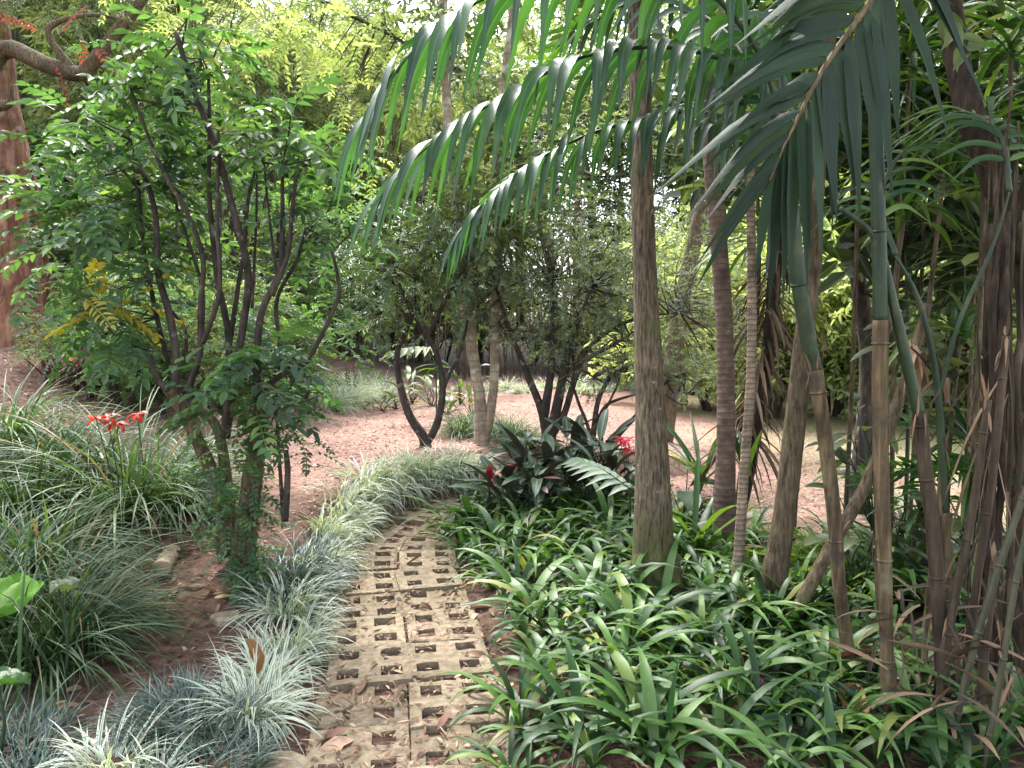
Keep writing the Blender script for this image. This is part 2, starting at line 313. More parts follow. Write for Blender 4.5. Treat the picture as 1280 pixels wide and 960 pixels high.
LM['fern'] = leaf_mat('sunlit_frond_leaf', [(0, (.09, .2, .03)), (1, (.24, .36, .06))], rough=.5, trans=.5)
LM['strom'] = leaf_mat('dark_striped_leaf', [(0, (.015, .04, .02)), (1, (.035, .075, .03))], rough=.35, trans=.15, back=(.03, .028, .022), veins=(.16, .2, .13), rib=(.2, .25, .17))
LM['strom_pink'] = leaf_mat('pink_splashed_leaf', [(0, (.22, .04, .05)), (.5, (.3, .13, .11)), (1, (.4, .28, .2))], rough=.4, trans=.2, back=(.3, .02, .05), edge=((.03, .07, .03), .3))
LM['maroon'] = leaf_mat('maroon_leaf', [(0, (.035, .008, .014)), (1, (.1, .015, .03))], rough=.35, trans=.15)
LM['fan'] = leaf_mat('pale_split_leaf', [(0, (.13, .19, .13)), (1, (.2, .27, .18))], rough=.45, trans=.25, rib=(.4, .45, .3), veins=(.36, .42, .3))
LM['red'] = leaf_mat('red_petal', [(0, (.4, .02, .012)), (1, (.55, .06, .03))], rough=.45, trans=.35, tint=(1.2, .8, .6), val_var=.1, hue_var=.003)
LM['crimson'] = leaf_mat('crimson_petal', [(0, (.5, .01, .05)), (1, (.7, .05, .1))], rough=.5, trans=.3, tint=(1.2, .7, .8), val_var=.1)
LM['russet'] = leaf_mat('young_russet_leaf', [(0, (.15, .05, .035)), (1, (.26, .1, .06))], rough=.45, trans=.4, tint=(1.3, .9, .6))
LM['yellow'] = leaf_mat('yellowing_leaf', [(0, (.2, .2, .03)), (1, (.4, .3, .04))], rough=.5, trans=.4)
LM['dry'] = leaf_mat('dry_leaf', [(0, (.045, .024, .015)), (.4, (.12, .065, .04)), (.75, (.23, .135, .082)), (1, (.38, .28, .18))], rough=.7, trans=.12, tint=(1.2, .9, .6), val_var=.3, spec=.3)
LM['dry_orange'] = leaf_mat('orange_dry_leaf', [(0, (.17, .07, .022)), (1, (.27, .12, .035))], rough=.6, trans=.2, tint=(1.2, .9, .5), rib=(.33, .18, .08))
LM['husk'] = leaf_mat('dead_hanging_leaf', [(0, (.03, .018, .012)), (.5, (.1, .06, .036)), (1, (.24, .15, .09))], rough=.75, trans=.15, tint=(1.2, .9, .6), val_var=.15)
BK = {}
BK['grey'] = bark_mat('grey_fissured_bark', [(.3, (.016, .012, .007)), (.46, (.085, .064, .042)), (.62, (.18, .14, .096)), (.8, (.3, .245, .175))], scale=(75, 75, 11), bump=1, dist=.012, spots=((.36, .35, .30), 14, .66), moss=((.10, .115, .04), 3.2, .6), foot=.9)
BK['palm'] = bark_mat('ringed_brown_bark', [(.25, (.045, .03, .023)), (.5, (.125, .085, .064)), (.75, (.22, .16, .125))], scale=(16, 16, 16), bump=.5, dist=.01, rings=7.5, ring_col=(.09, .06, .045))
BK['ring_thin'] = bark_mat('close_ringed_bark', [(.3, (.12, .085, .06)), (.7, (.3, .235, .17))], scale=(14, 14, 14), bump=.5, dist=.008, rings=11, ring_col=(.11, .075, .05))
BK['furrow'] = bark_mat('furrowed_bark', [(.3, (.022, .016, .009)), (.5, (.1, .074, .045)), (.75, (.21, .16, .102))], scale=(62, 62, 9), bump=1, dist=.012, moss=((.1, .105, .035), 4, .6))
BK['paper'] = bark_mat('peeling_pink_bark', [(.28, (.03, .013, .01)), (.42, (.13, .055, .032)), (.56, (.24, .12, .075)), (.74, (.34, .22, .16))], scale=(9, 9, 1.6), bump=1, dist=.05, ns=1.3, detail=9, spots=((.32, .24, .19), 5, .6))
BK['dark'] = bark_mat('dark_stem_bark', [(.3, (.018, .013, .011)), (.6, (.06, .046, .038)), (.85, (.13, .105, .088))], scale=(30, 30, 10), bump=.6, dist=.008, spots=((.19, .19, .15), 12, .62))
BK['pale'] = bark_mat('pale_blotched_bark', [(.25, (.12, .085, .06)), (.5, (.30, .235, .17)), (.75, (.44, .38, .3))], scale=(14, 14, 9), bump=.5, dist=.012, rings=3.1, ring_col=(.22, .17, .12), spots=((.5, .48, .42), 7, .56), ring_bump=.1)
BK['cane_green'] = bark_mat('green_cane', [(.3, (.012, .024, .014)), (.55, (.028, .045, .022)), (.8, (.06, .07, .035))], scale=(30, 30, 2.5), bump=.25, dist=.004, rough=.45, spots=((.075, .06, .04), 9, .6))
BK['cane_tan'] = bark_mat('tan_cane_sheath', [(.25, (.022, .015, .01)), (.5, (.088, .062, .033)), (.75, (.21, .155, .085))], scale=(50, 50, 3.5), bump=.7, dist=.008, rough=.75, spots=((.05, .04, .03), 11, .58), moss=((.15, .14, .08), 5, .6))
BK['cane_grey'] = bark_mat('weathered_cane', [(.25, (.016, .011, .007)), (.5, (.052, .036, .023)), (.8, (.13, .095, .065))], scale=(26, 26, 2.2), bump=.6, dist=.008, rough=.8)
BK['culm'] = bark_mat('olive_bamboo_culm', [(.3, (.03, .033, .018)), (.7, (.085, .082, .048))], scale=(16, 16, 2), bump=.2, dist=.004, rough=.5)
BK['log'] = bark_mat('cut_log', [(.3, (.13, .09, .06)), (.7, (.34, .265, .19))], scale=(10, 10, 10), bump=.5, dist=.01, moss=((.16, .17, .09), 9, .55))
BK['vine'] = bark_mat('tangled_vine_bark', [(.3, (.012, .008, .005)), (.55, (.045, .03, .02)), (.8, (.12, .085, .058))], scale=(40, 40, 6), bump=.9, dist=.02)

def ground_mat(name, path=False):
    m, t, n, L = nodes(name); gp = n('NewGeometry'); sx = n('SeparateXYZ'); L(gp.outputs['Position'], sx.inputs[0])
    def noise(s, d=5, r=.6, off=0):
        z = n('TexNoise'); z.inputs['Scale'].default_value = s; z.inputs['Detail'].default_value = d; z.inputs['Roughness'].default_value = r
        mp = n('Mapping'); mp.inputs['Location'].default_value = (off, off * .7, 0); L(gp.outputs['Position'], mp.inputs[0]); L(mp.outputs[0], z.inputs[0]); return z.outputs[0]
    soil = ramp(n, [(.3, (.035, .02, .015)), (.5, (.10, .058, .042)), (.7, (.17, .105, .08))]); L(noise(14, 8), soil.inputs[0])
    mul = ramp(n, [(.28, (.1, .058, .046)), (.48, (.25, .155, .128)), (.6, (.32, .213, .18)), (.78, (.44, .33, .285))]); L(noise(34, 6, .7, 3), mul.inputs[0])
    big = ramp(n, [(.35, (.82, .78, .76)), (.65, (1.08, 1.05, 1.0))]); L(noise(.9, 4, .6, 8), big.inputs[0])
    mm = n('Mix', data_type='RGBA', blend_type='MULTIPLY'); mm.inputs[0].default_value = 1; L(mul.outputs[0], mm.inputs[6]); L(big.outputs[0], mm.inputs[7])
    # open trodden ground starts about 6.5 m away; the near beds are dark soil
    f = n('MapRange'); L(sx.outputs['Y'], f.inputs[0]); f.inputs[1].default_value = 5.2; f.inputs[2].default_value = 7.0
    wob = n('Math', operation='MULTIPLY_ADD'); L(noise(1.6, 3, .5, 5), wob.inputs[0]); wob.inputs[1].default_value = 1.2; L(f.outputs[0], wob.inputs[2])
    f2 = n('MapRange'); L(wob.outputs[0], f2.inputs[0]); f2.inputs[1].default_value = .7; f2.inputs[2].default_value = 1.2
    lx = n('MapRange'); L(sx.outputs['X'], lx.inputs[0]); lx.inputs[1].default_value = -4.2; lx.inputs[2].default_value = -2.6; lx.inputs[3].default_value = .25; lf = n('Math', operation='MULTIPLY'); L(f2.outputs[0], lf.inputs[0]); L(lx.outputs[0], lf.inputs[1])
    c = n('Mix', data_type='RGBA'); L(lf.outputs[0], c.inputs[0]); L(soil.outputs[0], c.inputs[6]); L(mm.outputs[2], c.inputs[7])
    # thin grass and moss on the far right lawn
    gx = n('MapRange'); L(sx.outputs['X'], gx.inputs[0]); gx.inputs[1].default_value = .5; gx.inputs[2].default_value = 9
    gn = n('Math', operation='ADD'); L(gx.outputs[0], gn.inputs[0]); L(noise(1.3, 7, .7, 1), gn.inputs[1])
    gf = n('MapRange'); L(gn.outputs[0], gf.inputs[0]); gf.inputs[1].default_value = .72; gf.inputs[2].default_value = 1.15; gf.inputs[4].default_value = .75
    c2 = n('Mix', data_type='RGBA'); L(gf.outputs[0], c2.inputs[0]); L(c.outputs[2], c2.inputs[6]); c2.inputs[7].default_value = (.2, .25, .1, 1)
    # forest floor far back
    ff = n('MapRange'); L(sx.outputs['Y'], ff.inputs[0]); ff.inputs[1].default_value = 18; ff.inputs[2].default_value = 22
    c3 = n('Mix', data_type='RGBA'); L(ff.outputs[0], c3.inputs[0]); L(c2.outputs[2], c3.inputs[6]); c3.inputs[7].default_value = (.075, .05, .035, 1)
    bs = n('BsdfPrincipled'); L(soil.outputs[0] if path else c3.outputs[2], bs.inputs['Base Color']); bs.inputs['Roughness'].default_value = .95; bs.inputs['Specular IOR Level'].default_value = .15
    bp = n('Bump'); bp.inputs['Strength'].default_value = .9; bp.inputs['Distance'].default_value = .03; L(noise(28, 8, .7, 2), bp.inputs['Height']); L(bp.outputs[0], bs.inputs['Normal'])
    o = n('OutputMaterial'); L(bs.outputs[0], o.inputs[0]); return m
def paver_mat():
    m, t, n, L = nodes('mossy_concrete'); tc = n('TexCoord'); oi = n('ObjectInfo')
    va = n('VectorMath', operation='ADD'); L(tc.outputs['Object'], va.inputs[0]); sc_ = n('VectorMath', operation='SCALE'); L(oi.outputs['Location'], sc_.inputs[0]); sc_.inputs['Scale'].default_value = 3.7; L(sc_.outputs[0], va.inputs[1])
    def noise(s, d=6, r=.65):
        z = n('TexNoise'); z.inputs['Scale'].default_value = s; z.inputs['Detail'].default_value = d; z.inputs['Roughness'].default_value = r; L(va.outputs[0], z.inputs[0]); return z.outputs[0]
    cr = ramp(n, [(.25, (.1, .075, .046)), (.45, (.26, .2, .13)), (.6, (.36, .285, .195)), (.8, (.47, .385, .275))]); L(noise(26, 8), cr.inputs[0])
    st = n('MapRange'); L(noise(5), st.inputs[0]); st.inputs[1].default_value = .42; st.inputs[2].default_value = .62; st.inputs[4].default_value = .7
    c = n('Mix', data_type='RGBA'); L(st.outputs[0], c.inputs[0]); L(cr.outputs[0], c.inputs[6]); c.inputs[7].default_value = (.19, .155, .095, 1)
    mo = n('MapRange'); L(noise(11), mo.inputs[0]); mo.inputs[1].default_value = .6; mo.inputs[2].default_value = .68; mo.inputs[4].default_value = .8
    c2 = n('Mix', data_type='RGBA'); L(mo.outputs[0], c2.inputs[0]); L(c.outputs[2], c2.inputs[6]); c2.inputs[7].default_value = (.3, .26, .2, 1)
    rv = n('MapRange'); L(oi.outputs['Random'], rv.inputs[0]); rv.inputs[3].default_value = .6; rv.inputs[4].default_value = .9
    h = n('HueSaturation'); L(c2.outputs[2], h.inputs['Color']); L(rv.outputs[0], h.inputs['Value'])
    bs = n('BsdfPrincipled'); L(h.outputs[0], bs.inputs['Base Color']); bs.inputs['Roughness'].default_value = .9; bs.inputs['Specular IOR Level'].default_value = .25
    bp = n('Bump'); bp.inputs['Strength'].default_value = .7; bp.inputs['Distance'].default_value = .008; L(noise(60, 6, .75), bp.inputs['Height']); L(bp.outputs[0], bs.inputs['Normal'])
    o = n('OutputMaterial'); L(bs.outputs[0], o.inputs[0]); return m
M_GROUND, M_SOIL, M_PAVER = ground_mat('garden_soil_and_mulch'), ground_mat('path_soil', True), paver_mat()

# ------------------------------------------------------------------ the setting: ground and path
def axis(a, b, fine, lo, hi, grow=1.25):
    x = list(np.arange(a, b, fine)); s = fine
    while x[-1] < hi: s *= grow; x.append(x[-1] + s)
    s = fine
    while x[0] > lo: s *= grow; x.insert(0, x[0] - s)
    return np.array(x)
xs, ys = axis(-6.5, 6, .06, -90, 90), axis(1.2, 11, .06, -60, 140)
X, Y = np.meshgrid(xs, ys); Z = H(X, Y) - .05 * (np.abs(seg_off(X, Y)) < .36)
rg = R0(2); Z = Z + rg.normal(0, .004, Z.shape) * (Y < 12)
idx = np.arange(X.size).reshape(X.shape)
q = np.stack([idx[:-1, :-1], idx[:-1, 1:], idx[1:, 1:], idx[1:, :-1]], -1).reshape(-1, 4)
g = Geo().add(np.stack([X.ravel(), Y.ravel(), Z.ravel()], -1), q, np.zeros((X.size, 3)))
tag(ob('ground', g, M_GROUND), 'reddish brown garden soil and trodden mulch under the planting', kind='structure')

# path: a bed of soil carrying concrete pavers with four square holes each
cl = catmull(np.hstack([PATH, np.zeros((len(PATH), 1))]), 90)[:, :2]
tn = np.gradient(cl, axis=0); tn /= np.linalg.norm(tn, axis=1, keepdims=True); nr = np.stack([tn[:, 1], -tn[:, 0]], -1)
offs = np.linspace(-.42, .42, 11)
pv = np.concatenate([cl[:, None] + nr[:, None] * offs[None, :, None], (-.004 + R0(4).normal(0, .005, (90, 11)) - .02 * (np.abs(offs) > .4))[..., None]], -1).reshape(-1, 3)
idx = np.arange(90 * 11).reshape(90, 11)
q = np.stack([idx[:-1, :-1], idx[:-1, 1:], idx[1:, 1:], idx[1:, :-1]], -1).reshape(-1, 4)
path = tag(ob('path', Geo().add(pv, q, np.zeros((len(pv), 3))), M_SOIL), 'narrow garden path of concrete pavers with square holes', kind='structure')
def paver_mesh(seed, S=.393, T=.075):
    rg = R0(seed); k = S / 2 - .002
    c = np.array([-k, -.143, -.051, .049, .145, k]); cx_ = c + rg.normal(0, .004, 6); cy_ = c + rg.normal(0, .004, 6); cx_[[0, 5]] = c[[0, 5]]; cy_[[0, 5]] = c[[0, 5]]
    sub = 3
    ax_ = lambda c: np.concatenate([np.linspace(c[i], c[i + 1], sub, endpoint=False) for i in range(5)] + [[c[5]]])
    gx, gy = ax_(cx_), ax_(cy_); n = len(gx)
    hole = lambda i, j: (i // sub) in (1, 3) and (j // sub) in (1, 3)
    bm_v = {}; V = []; Q = []
    def vid(i, j, z, ins=0):
        key = (i, j, z, ins)
        if key not in bm_v:
            x, y = gx[i], gy[j]
            bm_v[key] = len(V); V.append([x, y, z])
        return bm_v[key]
    solid = lambda i, j: 0 <= i < n - 1 and 0 <= j < n - 1 and not hole(i, j)
    for i in range(n - 1):
        for j in range(n - 1):
            if not solid(i, j): continue
            Q.append([vid(i, j, 0), vid(i + 1, j, 0), vid(i + 1, j + 1, 0), vid(i, j + 1, 0)])
            for (di, dj, a, b) in ((-1, 0, (i, j + 1), (i, j)), (1, 0, (i + 1, j), (i + 1, j + 1)), (0, -1, (i, j), (i + 1, j)), (0, 1, (i + 1, j + 1), (i, j + 1))):
                if not solid(i + di, j + dj): Q.append([vid(*a, 0), vid(*a, -1), vid(*b, -1), vid(*b, 0)])
    V = np.array(V); top = V[:, 2] == 0; V[:, 2] = np.where(top, 0, -T)
    # worn edges: rim vertices sink and shrink a little
    jit = R0(seed + 50)
    V[top, 2] += jit.normal(0, .0022, top.sum()); rim = np.zeros(len(V), bool)
    for k_ in range(len(V)):
        if top[k_] and (abs(abs(V[k_, 0]) - k) < 1e-4 or abs(abs(V[k_, 1]) - k) < 1e-4): rim[k_] = True
    V[rim, 2] -= .002 + .003 * jit.random(rim.sum()); V[rim, :2] *= 1 - .008 * jit.random((rim.sum(), 1))
    return mesh('paver', (V.astype(np.float32), np.array(Q), np.zeros((len(V), 3))), M_PAVER, smooth=False)
pm = [paver_mesh(i) for i in range(6)]
rg = R0(9); arc = np.concatenate([[0], np.cumsum(np.linalg.norm(np.diff(cl, axis=0), axis=1))])
s, k = .55, 0
while s < arc[-1] - .2:
    i = int(np.searchsorted(arc, s)); c_, t_, n_ = cl[i], tn[i], nr[i]; ang = math.atan2(t_[1], t_[0]) - pi / 2
    skew = rg.normal(0, .03)
    for sd_ in (-1, 1):
        o = bpy.data.objects.new('paver', pm[(k * 5 + rg.integers(0, 6)) % 6]); col.objects.link(o); o.parent = path
        ps = c_ + n_ * sd_ * .194 + t_ * (rg.normal(0, .01) + sd_ * .03 * math.sin(k * .7)) + n_ * rg.normal(0, .008)
        o.location = (ps[0], ps[1], .026 + rg.normal(0, .006) + .01 * math.sin(k * .9)); o.rotation_euler = (rg.normal(.01, .014), rg.normal(0, .014), ang + skew + rg.normal(0, .014) + (pi / 2) * rg.integers(0, 4) * 0)
        k += 1
    s += .392

# ------------------------------------------------------------------ shared builders for plants
def pxs(pts, Y, dy=None):
    return [P(p[0], p[1], Y + (p[2] if len(p) > 2 else 0)) for p in pts]
def cluster(g, tmpls, c, rad, n, rg, flat=.3, out=.9, shell=.2, scale=(.8, 1.2), roll=.4, rnd=None):
    """n sprays through an ellipsoid, growing outwards and a little down"""
    b = ball(rg, n, shell); rad = np.broadcast_to(rad, (3,)); pos = np.asarray(c) + b * rad
    d = b * out + rg.normal(0, .55, (n, 3)); d[:, 2] = d[:, 2] * flat + rg.normal(-.05, .25, n)
    k = rg.integers(0, len(tmpls), n)
    for i, t in enumerate(tmpls):
        m = k == i
        if m.any(): scatter(g, t, pos[m], d[m], rg, scale, roll, None if rnd is None else np.broadcast_to(rnd, (n,))[m])
    return pos
def twigs(g, starts, ends, rg, r0=.008, r1=.002, sag=.08, n=5, sides=5):
    for a, b in zip(starts, ends):
        m = (np.asarray(a) + b) / 2 + rg.normal(0, sag, 3); tube(g, [a, m, b], [r0, (r0 + r1) / 2, r1], n=n, sides=sides, cap=False)
def nearest(pts, targets):
    pts = np.asarray(pts); return [pts[np.argmin(((pts - t) ** 2).sum(1) + .15 * (pts[:, 2] > t[2]))] for t in targets]

rgT = R0(77)
T_PIN = [pinnate_t(rgT, .3, 6, .085, .034) for _ in range(4)]
T_PIN_S = [pinnate_t(rgT, .15, 5, .036, .017) for _ in range(3)]
T_PIN_L = [pinnate_t(rgT, .36, 8, .075, .026, droop=.5) for _ in range(3)]
T_FEA = [sprig_t(rgT, .2, 16, .042, .0085, .8, .1) for _ in range(3)]
T_FEAL = [sprig_t(rgT, .3, 16, .075, .014, .8, .1) for _ in range(3)]
T_BRO = [sprig_t(rgT, .32, 9, .11, .045, 1.0) for _ in range(3)]
T_BROS = [sprig_t(rgT, .22, 9, .06, .026, 1.0) for _ in range(3)]
T_BAM = [sprig_t(rgT, .36, 12, .15, .02, .7, .35) for _ in range(3)]

# ------------------------------------------------------------------ trees and shrubs
def big_trunk():
    base = G(818, 752); Yb = base[1]
    t = empty('tall_tree', base, 'tall straight tree with thick grey fissured trunk among the strap leaves', 'tree')
    pts = [P(816, 790, Yb), P(815, 752, Yb), P(817, 700, Yb), P(815, 560, Yb), P(806, 330, Yb), P(800, 120, Yb), P(798, -140, Yb), P(800, -420, Yb)]
    g = Geo(); C = tube(g, pts, [.21, .165, .122, .092, .064, .059, .056, .045], n=60, sides=22, lump=.035, seed=3)
    for a in (3.6, 4.6, 5.5, .2, 2.2):   # root flare
        e = base + np.array([cos(a), sin(a), 0]) * .26; e[2] = H(e[0], e[1]) - .03
        tube(g, [base + [cos(a) * .06, sin(a) * .06, .32], base + [cos(a) * .13, sin(a) * .13, .1], e], [.06, .06, .025], n=8, sides=8)
    ob('trunk', g, BK['grey'], t)
    g = Geo(); rg = R0(5); top = P(800, -420, Yb)
    cluster(g, T_BRO, top + [0, .3, .6], (1.5, 1.5, .8), 130, rg)
    ob('crown', g, LM['broad'], t)
big_trunk()

def left_paperbark():
    Yb = 10.2; base = P(25, 470, Yb); base[2] = H(base[0], base[1])
    t = empty('paperbark_tree', base, 'old tree with peeling pinkish orange bark and a low dark limb', 'tree')
    g = Geo(); tube(g, [P(32, 490, Yb), P(32, 455, Yb), P(28, 380, Yb), P(20, 300, Yb), P(8, 200, Yb), P(-6, 110, Yb), P(-26, -80, Yb), P(-60, -400, Yb)], [.56, .48, .40, .34, .29, .26, .24, .18], n=46, sides=26, lump=.09, seed=8)
    ob('trunk', g, BK['paper'], t)
    rg = R0(12)
    for pl, r in (([(-25, 110), (5, 62), (50, 78), (95, 92), (112, 82), (135, 55), (165, 15), (195, -30), (240, -120)], [.12, .11, .1, .09, .085, .08, .07, .06, .04]), ([(95, 92), (60, 40), (100, 20), (150, 25), (190, 60)], [.05, .035, .025, .02, .01]), ([(-22, 130), (10, 130), (14, 105)], [.1, .05, .02])):
        g = Geo(); tube(g, pxs(pl, Yb - .5), r, n=40, sides=12, lump=.12, seed=4); ob('limb', g, BK['furrow'], t)
    g = Geo()
    for (x, y, r, n) in ((60, -20, .7, 60), (190, 20, .6, 50), (300, -20, .8, 70), (20, 20, .6, 50), (130, -60, .9, 80), (330, 30, .5, 35)):
        cluster(g, T_FEAL, P(x, y, Yb - .4), r, n, rg, flat=.5)
    ob('crown', g, LM['broad'], t)
    g = Geo(); tube(g, pxs([(195, -30), (260, -20), (330, -10), (420, -25)], Yb - .5), [.05, .03, .02, .01], n=16, sides=6); ob('limb', g, BK['vine'], t)
    g = Geo()
    for (x, y) in ((55, 42), (100, 48), (115, 55), (120, 5), (62, 75)):
        d = rg.normal(0, .5, 3) + [rg.choice([-1, 1]) * .8, 0, -.3]; scatter(g, T_PIN_L[0], [P(x, y, Yb - .8)], [d], rg, (1.0, 1.3))
    ob('russet_leaves', g, LM['russet'], t)
left_paperbark()

def left_shrub():
    cp = lambda x, y: (60 + x * .7396, 30 + y * .7396)
    base = G(300, 726); Yb = base[1]
    t = empty('pruned_shrub', base, 'large pruned shrub of many dark upright stems with fresh compound leaves beside the path', 'shrub')
    rg = R0(31); pool = []
    def stem(pts, r0, r1, dy0, dy1, sides=9, ln=.06):
        n = len(pts); P_ = [P(*cp(*p), Yb + dy0 + (dy1 - dy0) * i / (n - 1) + rg.normal(0, .03)) for i, p in enumerate(pts)]
        g = Geo(); C = tube(g, P_, np.linspace(r0, r1, n) * .68, n=n * 7, sides=sides, lump=ln, seed=int(rg.integers(99))); pool.extend(C[len(C) // 3:]); ob('stem', g, BK['dark'], t)
    g = Geo(); tube(g, [P(*cp(325, 955), Yb), P(*cp(328, 920), Yb), P(*cp(338, 820), Yb), P(*cp(352, 720), Yb), P(*cp(362, 640), Yb)], [.11, .075, .06, .05, .04], n=26, sides=14, lump=.08, seed=2); ob('trunk', g, BK['furrow'], t)
    g = Geo(); tube(g, [P(*cp(300, 900), Yb + .1), P(*cp(292, 800), Yb + .12), P(*cp(258, 715), Yb + .1), P(*cp(222, 640), Yb + .05), P(*cp(203, 618), Yb)], [.05, .04, .038, .04, .03], n=26, sides=12, lump=.08, seed=6); ob('trunk', g, BK['furrow'], t)
    g = Geo(); tube(g, [P(*cp(310, 880), Yb + .2), P(*cp(300, 760), Yb + .2), P(*cp(285, 680), Yb + .2), P(*cp(245, 640), Yb + .2), P(*cp(235, 615), Yb + .2)], [.04, .034, .03, .03, .022], n=26, sides=12, lump=.08, seed=7); ob('trunk', g, BK['furrow'], t)
    S = [([(203, 620), (183, 596), (172, 560)], .03, .02, 0, 0), ([(215, 632), (216, 560), (205, 490), (186, 420), (182, 330), (168, 270), (150, 235)], .036, .018, 0, .1),
         ([(235, 640), (228, 620), (200, 560), (165, 400), (150, 260), (120, 95)], .026, .012, .1, .3), ([(245, 640), (240, 610), (256, 560), (258, 470), (262, 400), (240, 330), (190, 240), (140, 110)], .03, .012, 0, -.1),
         ([(300, 700), (310, 620), (328, 520), (338, 420), (312, 310), (285, 215), (250, 120), (216, 15)], .036, .02, 0, -.2), ([(300, 680), (306, 540), (288, 440), (280, 380), (272, 280), (273, 170), (271, 82)], .033, .012, .1, .15),
         ([(290, 650), (310, 520), (322, 440), (330, 390), (338, 300), (352, 240)], .025, .013, .2, .3), ([(352, 640), (358, 500), (392, 415), (396, 330), (396, 240)], .034, .013, -.05, -.1),
         ([(378, 460), (405, 390), (412, 320), (419, 258)], .022, .014, -.1, -.15), ([(388, 440), (378, 360), (368, 270)], .014, .008, 0, .1), ([(372, 610), (400, 590), (440, 565), (488, 470), (490, 430), (480, 385)], .026, .012, 0, .1),
         ([(366, 640), (392, 560), (386, 470), (420, 400), (436, 345)], .024, .012, .15, .2), ([(258, 560), (262, 460), (248, 400), (212, 290), (200, 240)], .02, .01, .15, .3), ([(262, 540), (290, 450), (286, 330), (288, 180)], .022, .012, -.1, -.2),
         ([(230, 600), (232, 520), (200, 470), (190, 400)], .018, .01, .2, .4), ([(400, 840), (405, 760), (402, 720)], .03, .02, -.1, -.1), ([(398, 838), (390, 720), (386, 650)], .018, .01, -.1, -.1), ([(345, 480), (352, 330), (353, 236)], .014, .008, .25, .4)]
    for a in S: stem(*a)
    g = Geo(); gy = Geo(); ends = []
    F_ = [(110, 185, 75, 34, .25), (165, 130, 62, 30, .1), (232, 40, 52, 26, -.1), (200, 75, 55, 24, .1), (60, 290, 75, 34, .4), (50, 200, 65, 26, .5), (130, 300, 70, 28, .2), (125, 400, 60, 26, .1), (120, 520, 52, 24, .1), (70, 480, 45, 12, .1),
          (300, 70, 45, 14, .2), (410, 165, 48, 26, -.1), (385, 210, 40, 16, 0), (450, 190, 35, 14, 0), (485, 335, 36, 20, .1), (345, 555, 48, 26, -.15), (330, 620, 50, 30, -.2), (385, 590, 36, 16, 0), (300, 225, 60, 16, .6), (190, 350, 60, 20, .5), (140, 235, 60, 26, .3), (30, 380, 70, 26, .5), (200, 180, 60, 24, .2)]
    for (x, y, r, n, dy) in F_:
        c = P(*cp(x, y), Yb + dy); rr = r * .7396 / F * (Yb + dy)
        for e in cluster(g, T_PIN, c, (rr, rr * 1.2, rr * .85), int(n * .72), rg, flat=.3, roll=.25)[:4]: ends.append(e)
    for (x, y, r, n) in ((310, 740, 40, 26), (320, 825, 42, 34), (322, 895, 40, 32), (300, 800, 38, 18), (360, 690, 34, 20), (350, 770, 34, 20), (420, 700, 40, 18), (330, 935, 36, 14)):
        rr = r * .7396 / F * Yb; cluster(g, T_PIN_S, P(*cp(x, y), Yb - .1), (rr, rr, rr), n, rg, flat=.5)
    tw = Geo(); twigs(tw, nearest(pool, ends), ends, rg, .006, .002); tag(ob('twigs', tw, BK['dark'], t), kind='stuff'); 
    ob('foliage', g, LM['pinnate'], t)
    cluster(gy, T_PIN_L, P(*cp(60, 470), Yb), (.12, .2, .06), 5, rg, flat=.3); cluster(gy, T_PIN, P(*cp(150, 465), Yb), (.1, .1, .06), 2, rg); ob('yellowing_leaves', gy, LM['yellow'], t)
left_shrub()

def mid_tree(name, label, base_px, stems, clusters, leaf, tm, bark, Yo=0, seed=1, ntw=50, lump=.06, sides=9, cat='tree', rnd=None, thin=1.0):
    base = G(*base_px); Yb = base[1] + Yo; t = empty(name, base, label, cat); rg = R0(seed); pool = []; g = Geo()
    for pts, r in stems:
        C = tube(g, [P(p[0], p[1], Yb + (p[2] if len(p) > 2 else 0)) for p in pts], r, n=len(pts) * 8, sides=sides, lump=lump, seed=int(rg.integers(999))); pool.extend(C[len(C) // 3:])
    f = Geo(); ends = []
    for (x, y, rx, ry, n, *dy) in clusters:
        n = int(n * thin)
        d = dy[0] if dy else 0; k = (Yb + d) / F
        pos = cluster(f, tm, P(x, y, Yb + d), (rx * k, (rx + ry) * k * .5, ry * k), n, rg, flat=.6, rnd=rnd); ends.extend(pos[:max(3, n // 10)])
    twigs(g, nearest(pool, ends), ends, rg, .011, .003, .12, n=6)
    ob('trunk', g, bark, t)
    ob('crown', f, leaf, t); return t
mid_tree('forked_tree', 'small dark tree forking into a wide V at the edge of the mulch', (530, 560), [([(532, 568), (530, 548), (512, 520), (500, 480), (497, 440), (512, 400), (520, 340)], [.075, .055, .042, .036, .03, .022, .01]), ([(532, 556), (546, 530), (553, 490), (548, 450), (535, 420), (512, 385), (490, 330)], [.045, .038, .034, .03, .025, .018, .01]), ([(552, 490), (560, 470), (575, 440), (585, 400)], [.03, .025, .02, .01]), ([(535, 420), (560, 370), (590, 320)], [.025, .018, .008])],
         [(500, 330, 70, 55, 260), (450, 330, 45, 40, 90), (545, 300, 60, 45, 200), (520, 400, 60, 35, 70), (470, 390, 35, 22, 40, -.3), (590, 350, 50, 40, 120)], LM['pinnate_dark'], T_FEAL, BK['dark'], seed=21, thin=.42)
mid_tree('twin_trunk_tree', 'pair of pale blotched trunks joined at the base behind the dark forked tree', (602, 556), [([(601, 562), (602, 548), (600, 500), (591, 440), (584, 390), (576, 300), (562, 190), (556, 60), (550, -100)], [.095, .08, .06, .056, .054, .05, .048, .045, .04]), ([(604, 556), (612, 520), (618, 470), (619, 400), (624, 300), (624, 160), (640, 20), (650, -120)], [.055, .05, .046, .044, .042, .04, .038, .03])],
         [(560, 100, 90, 70, 90, .6), (640, 200, 80, 60, 90, -.2), (590, 280, 60, 50, 80, -.2), (600, -40, 150, 70, 110)], LM['broad'], T_BRO, BK['pale'], seed=22, lump=.05, sides=12)
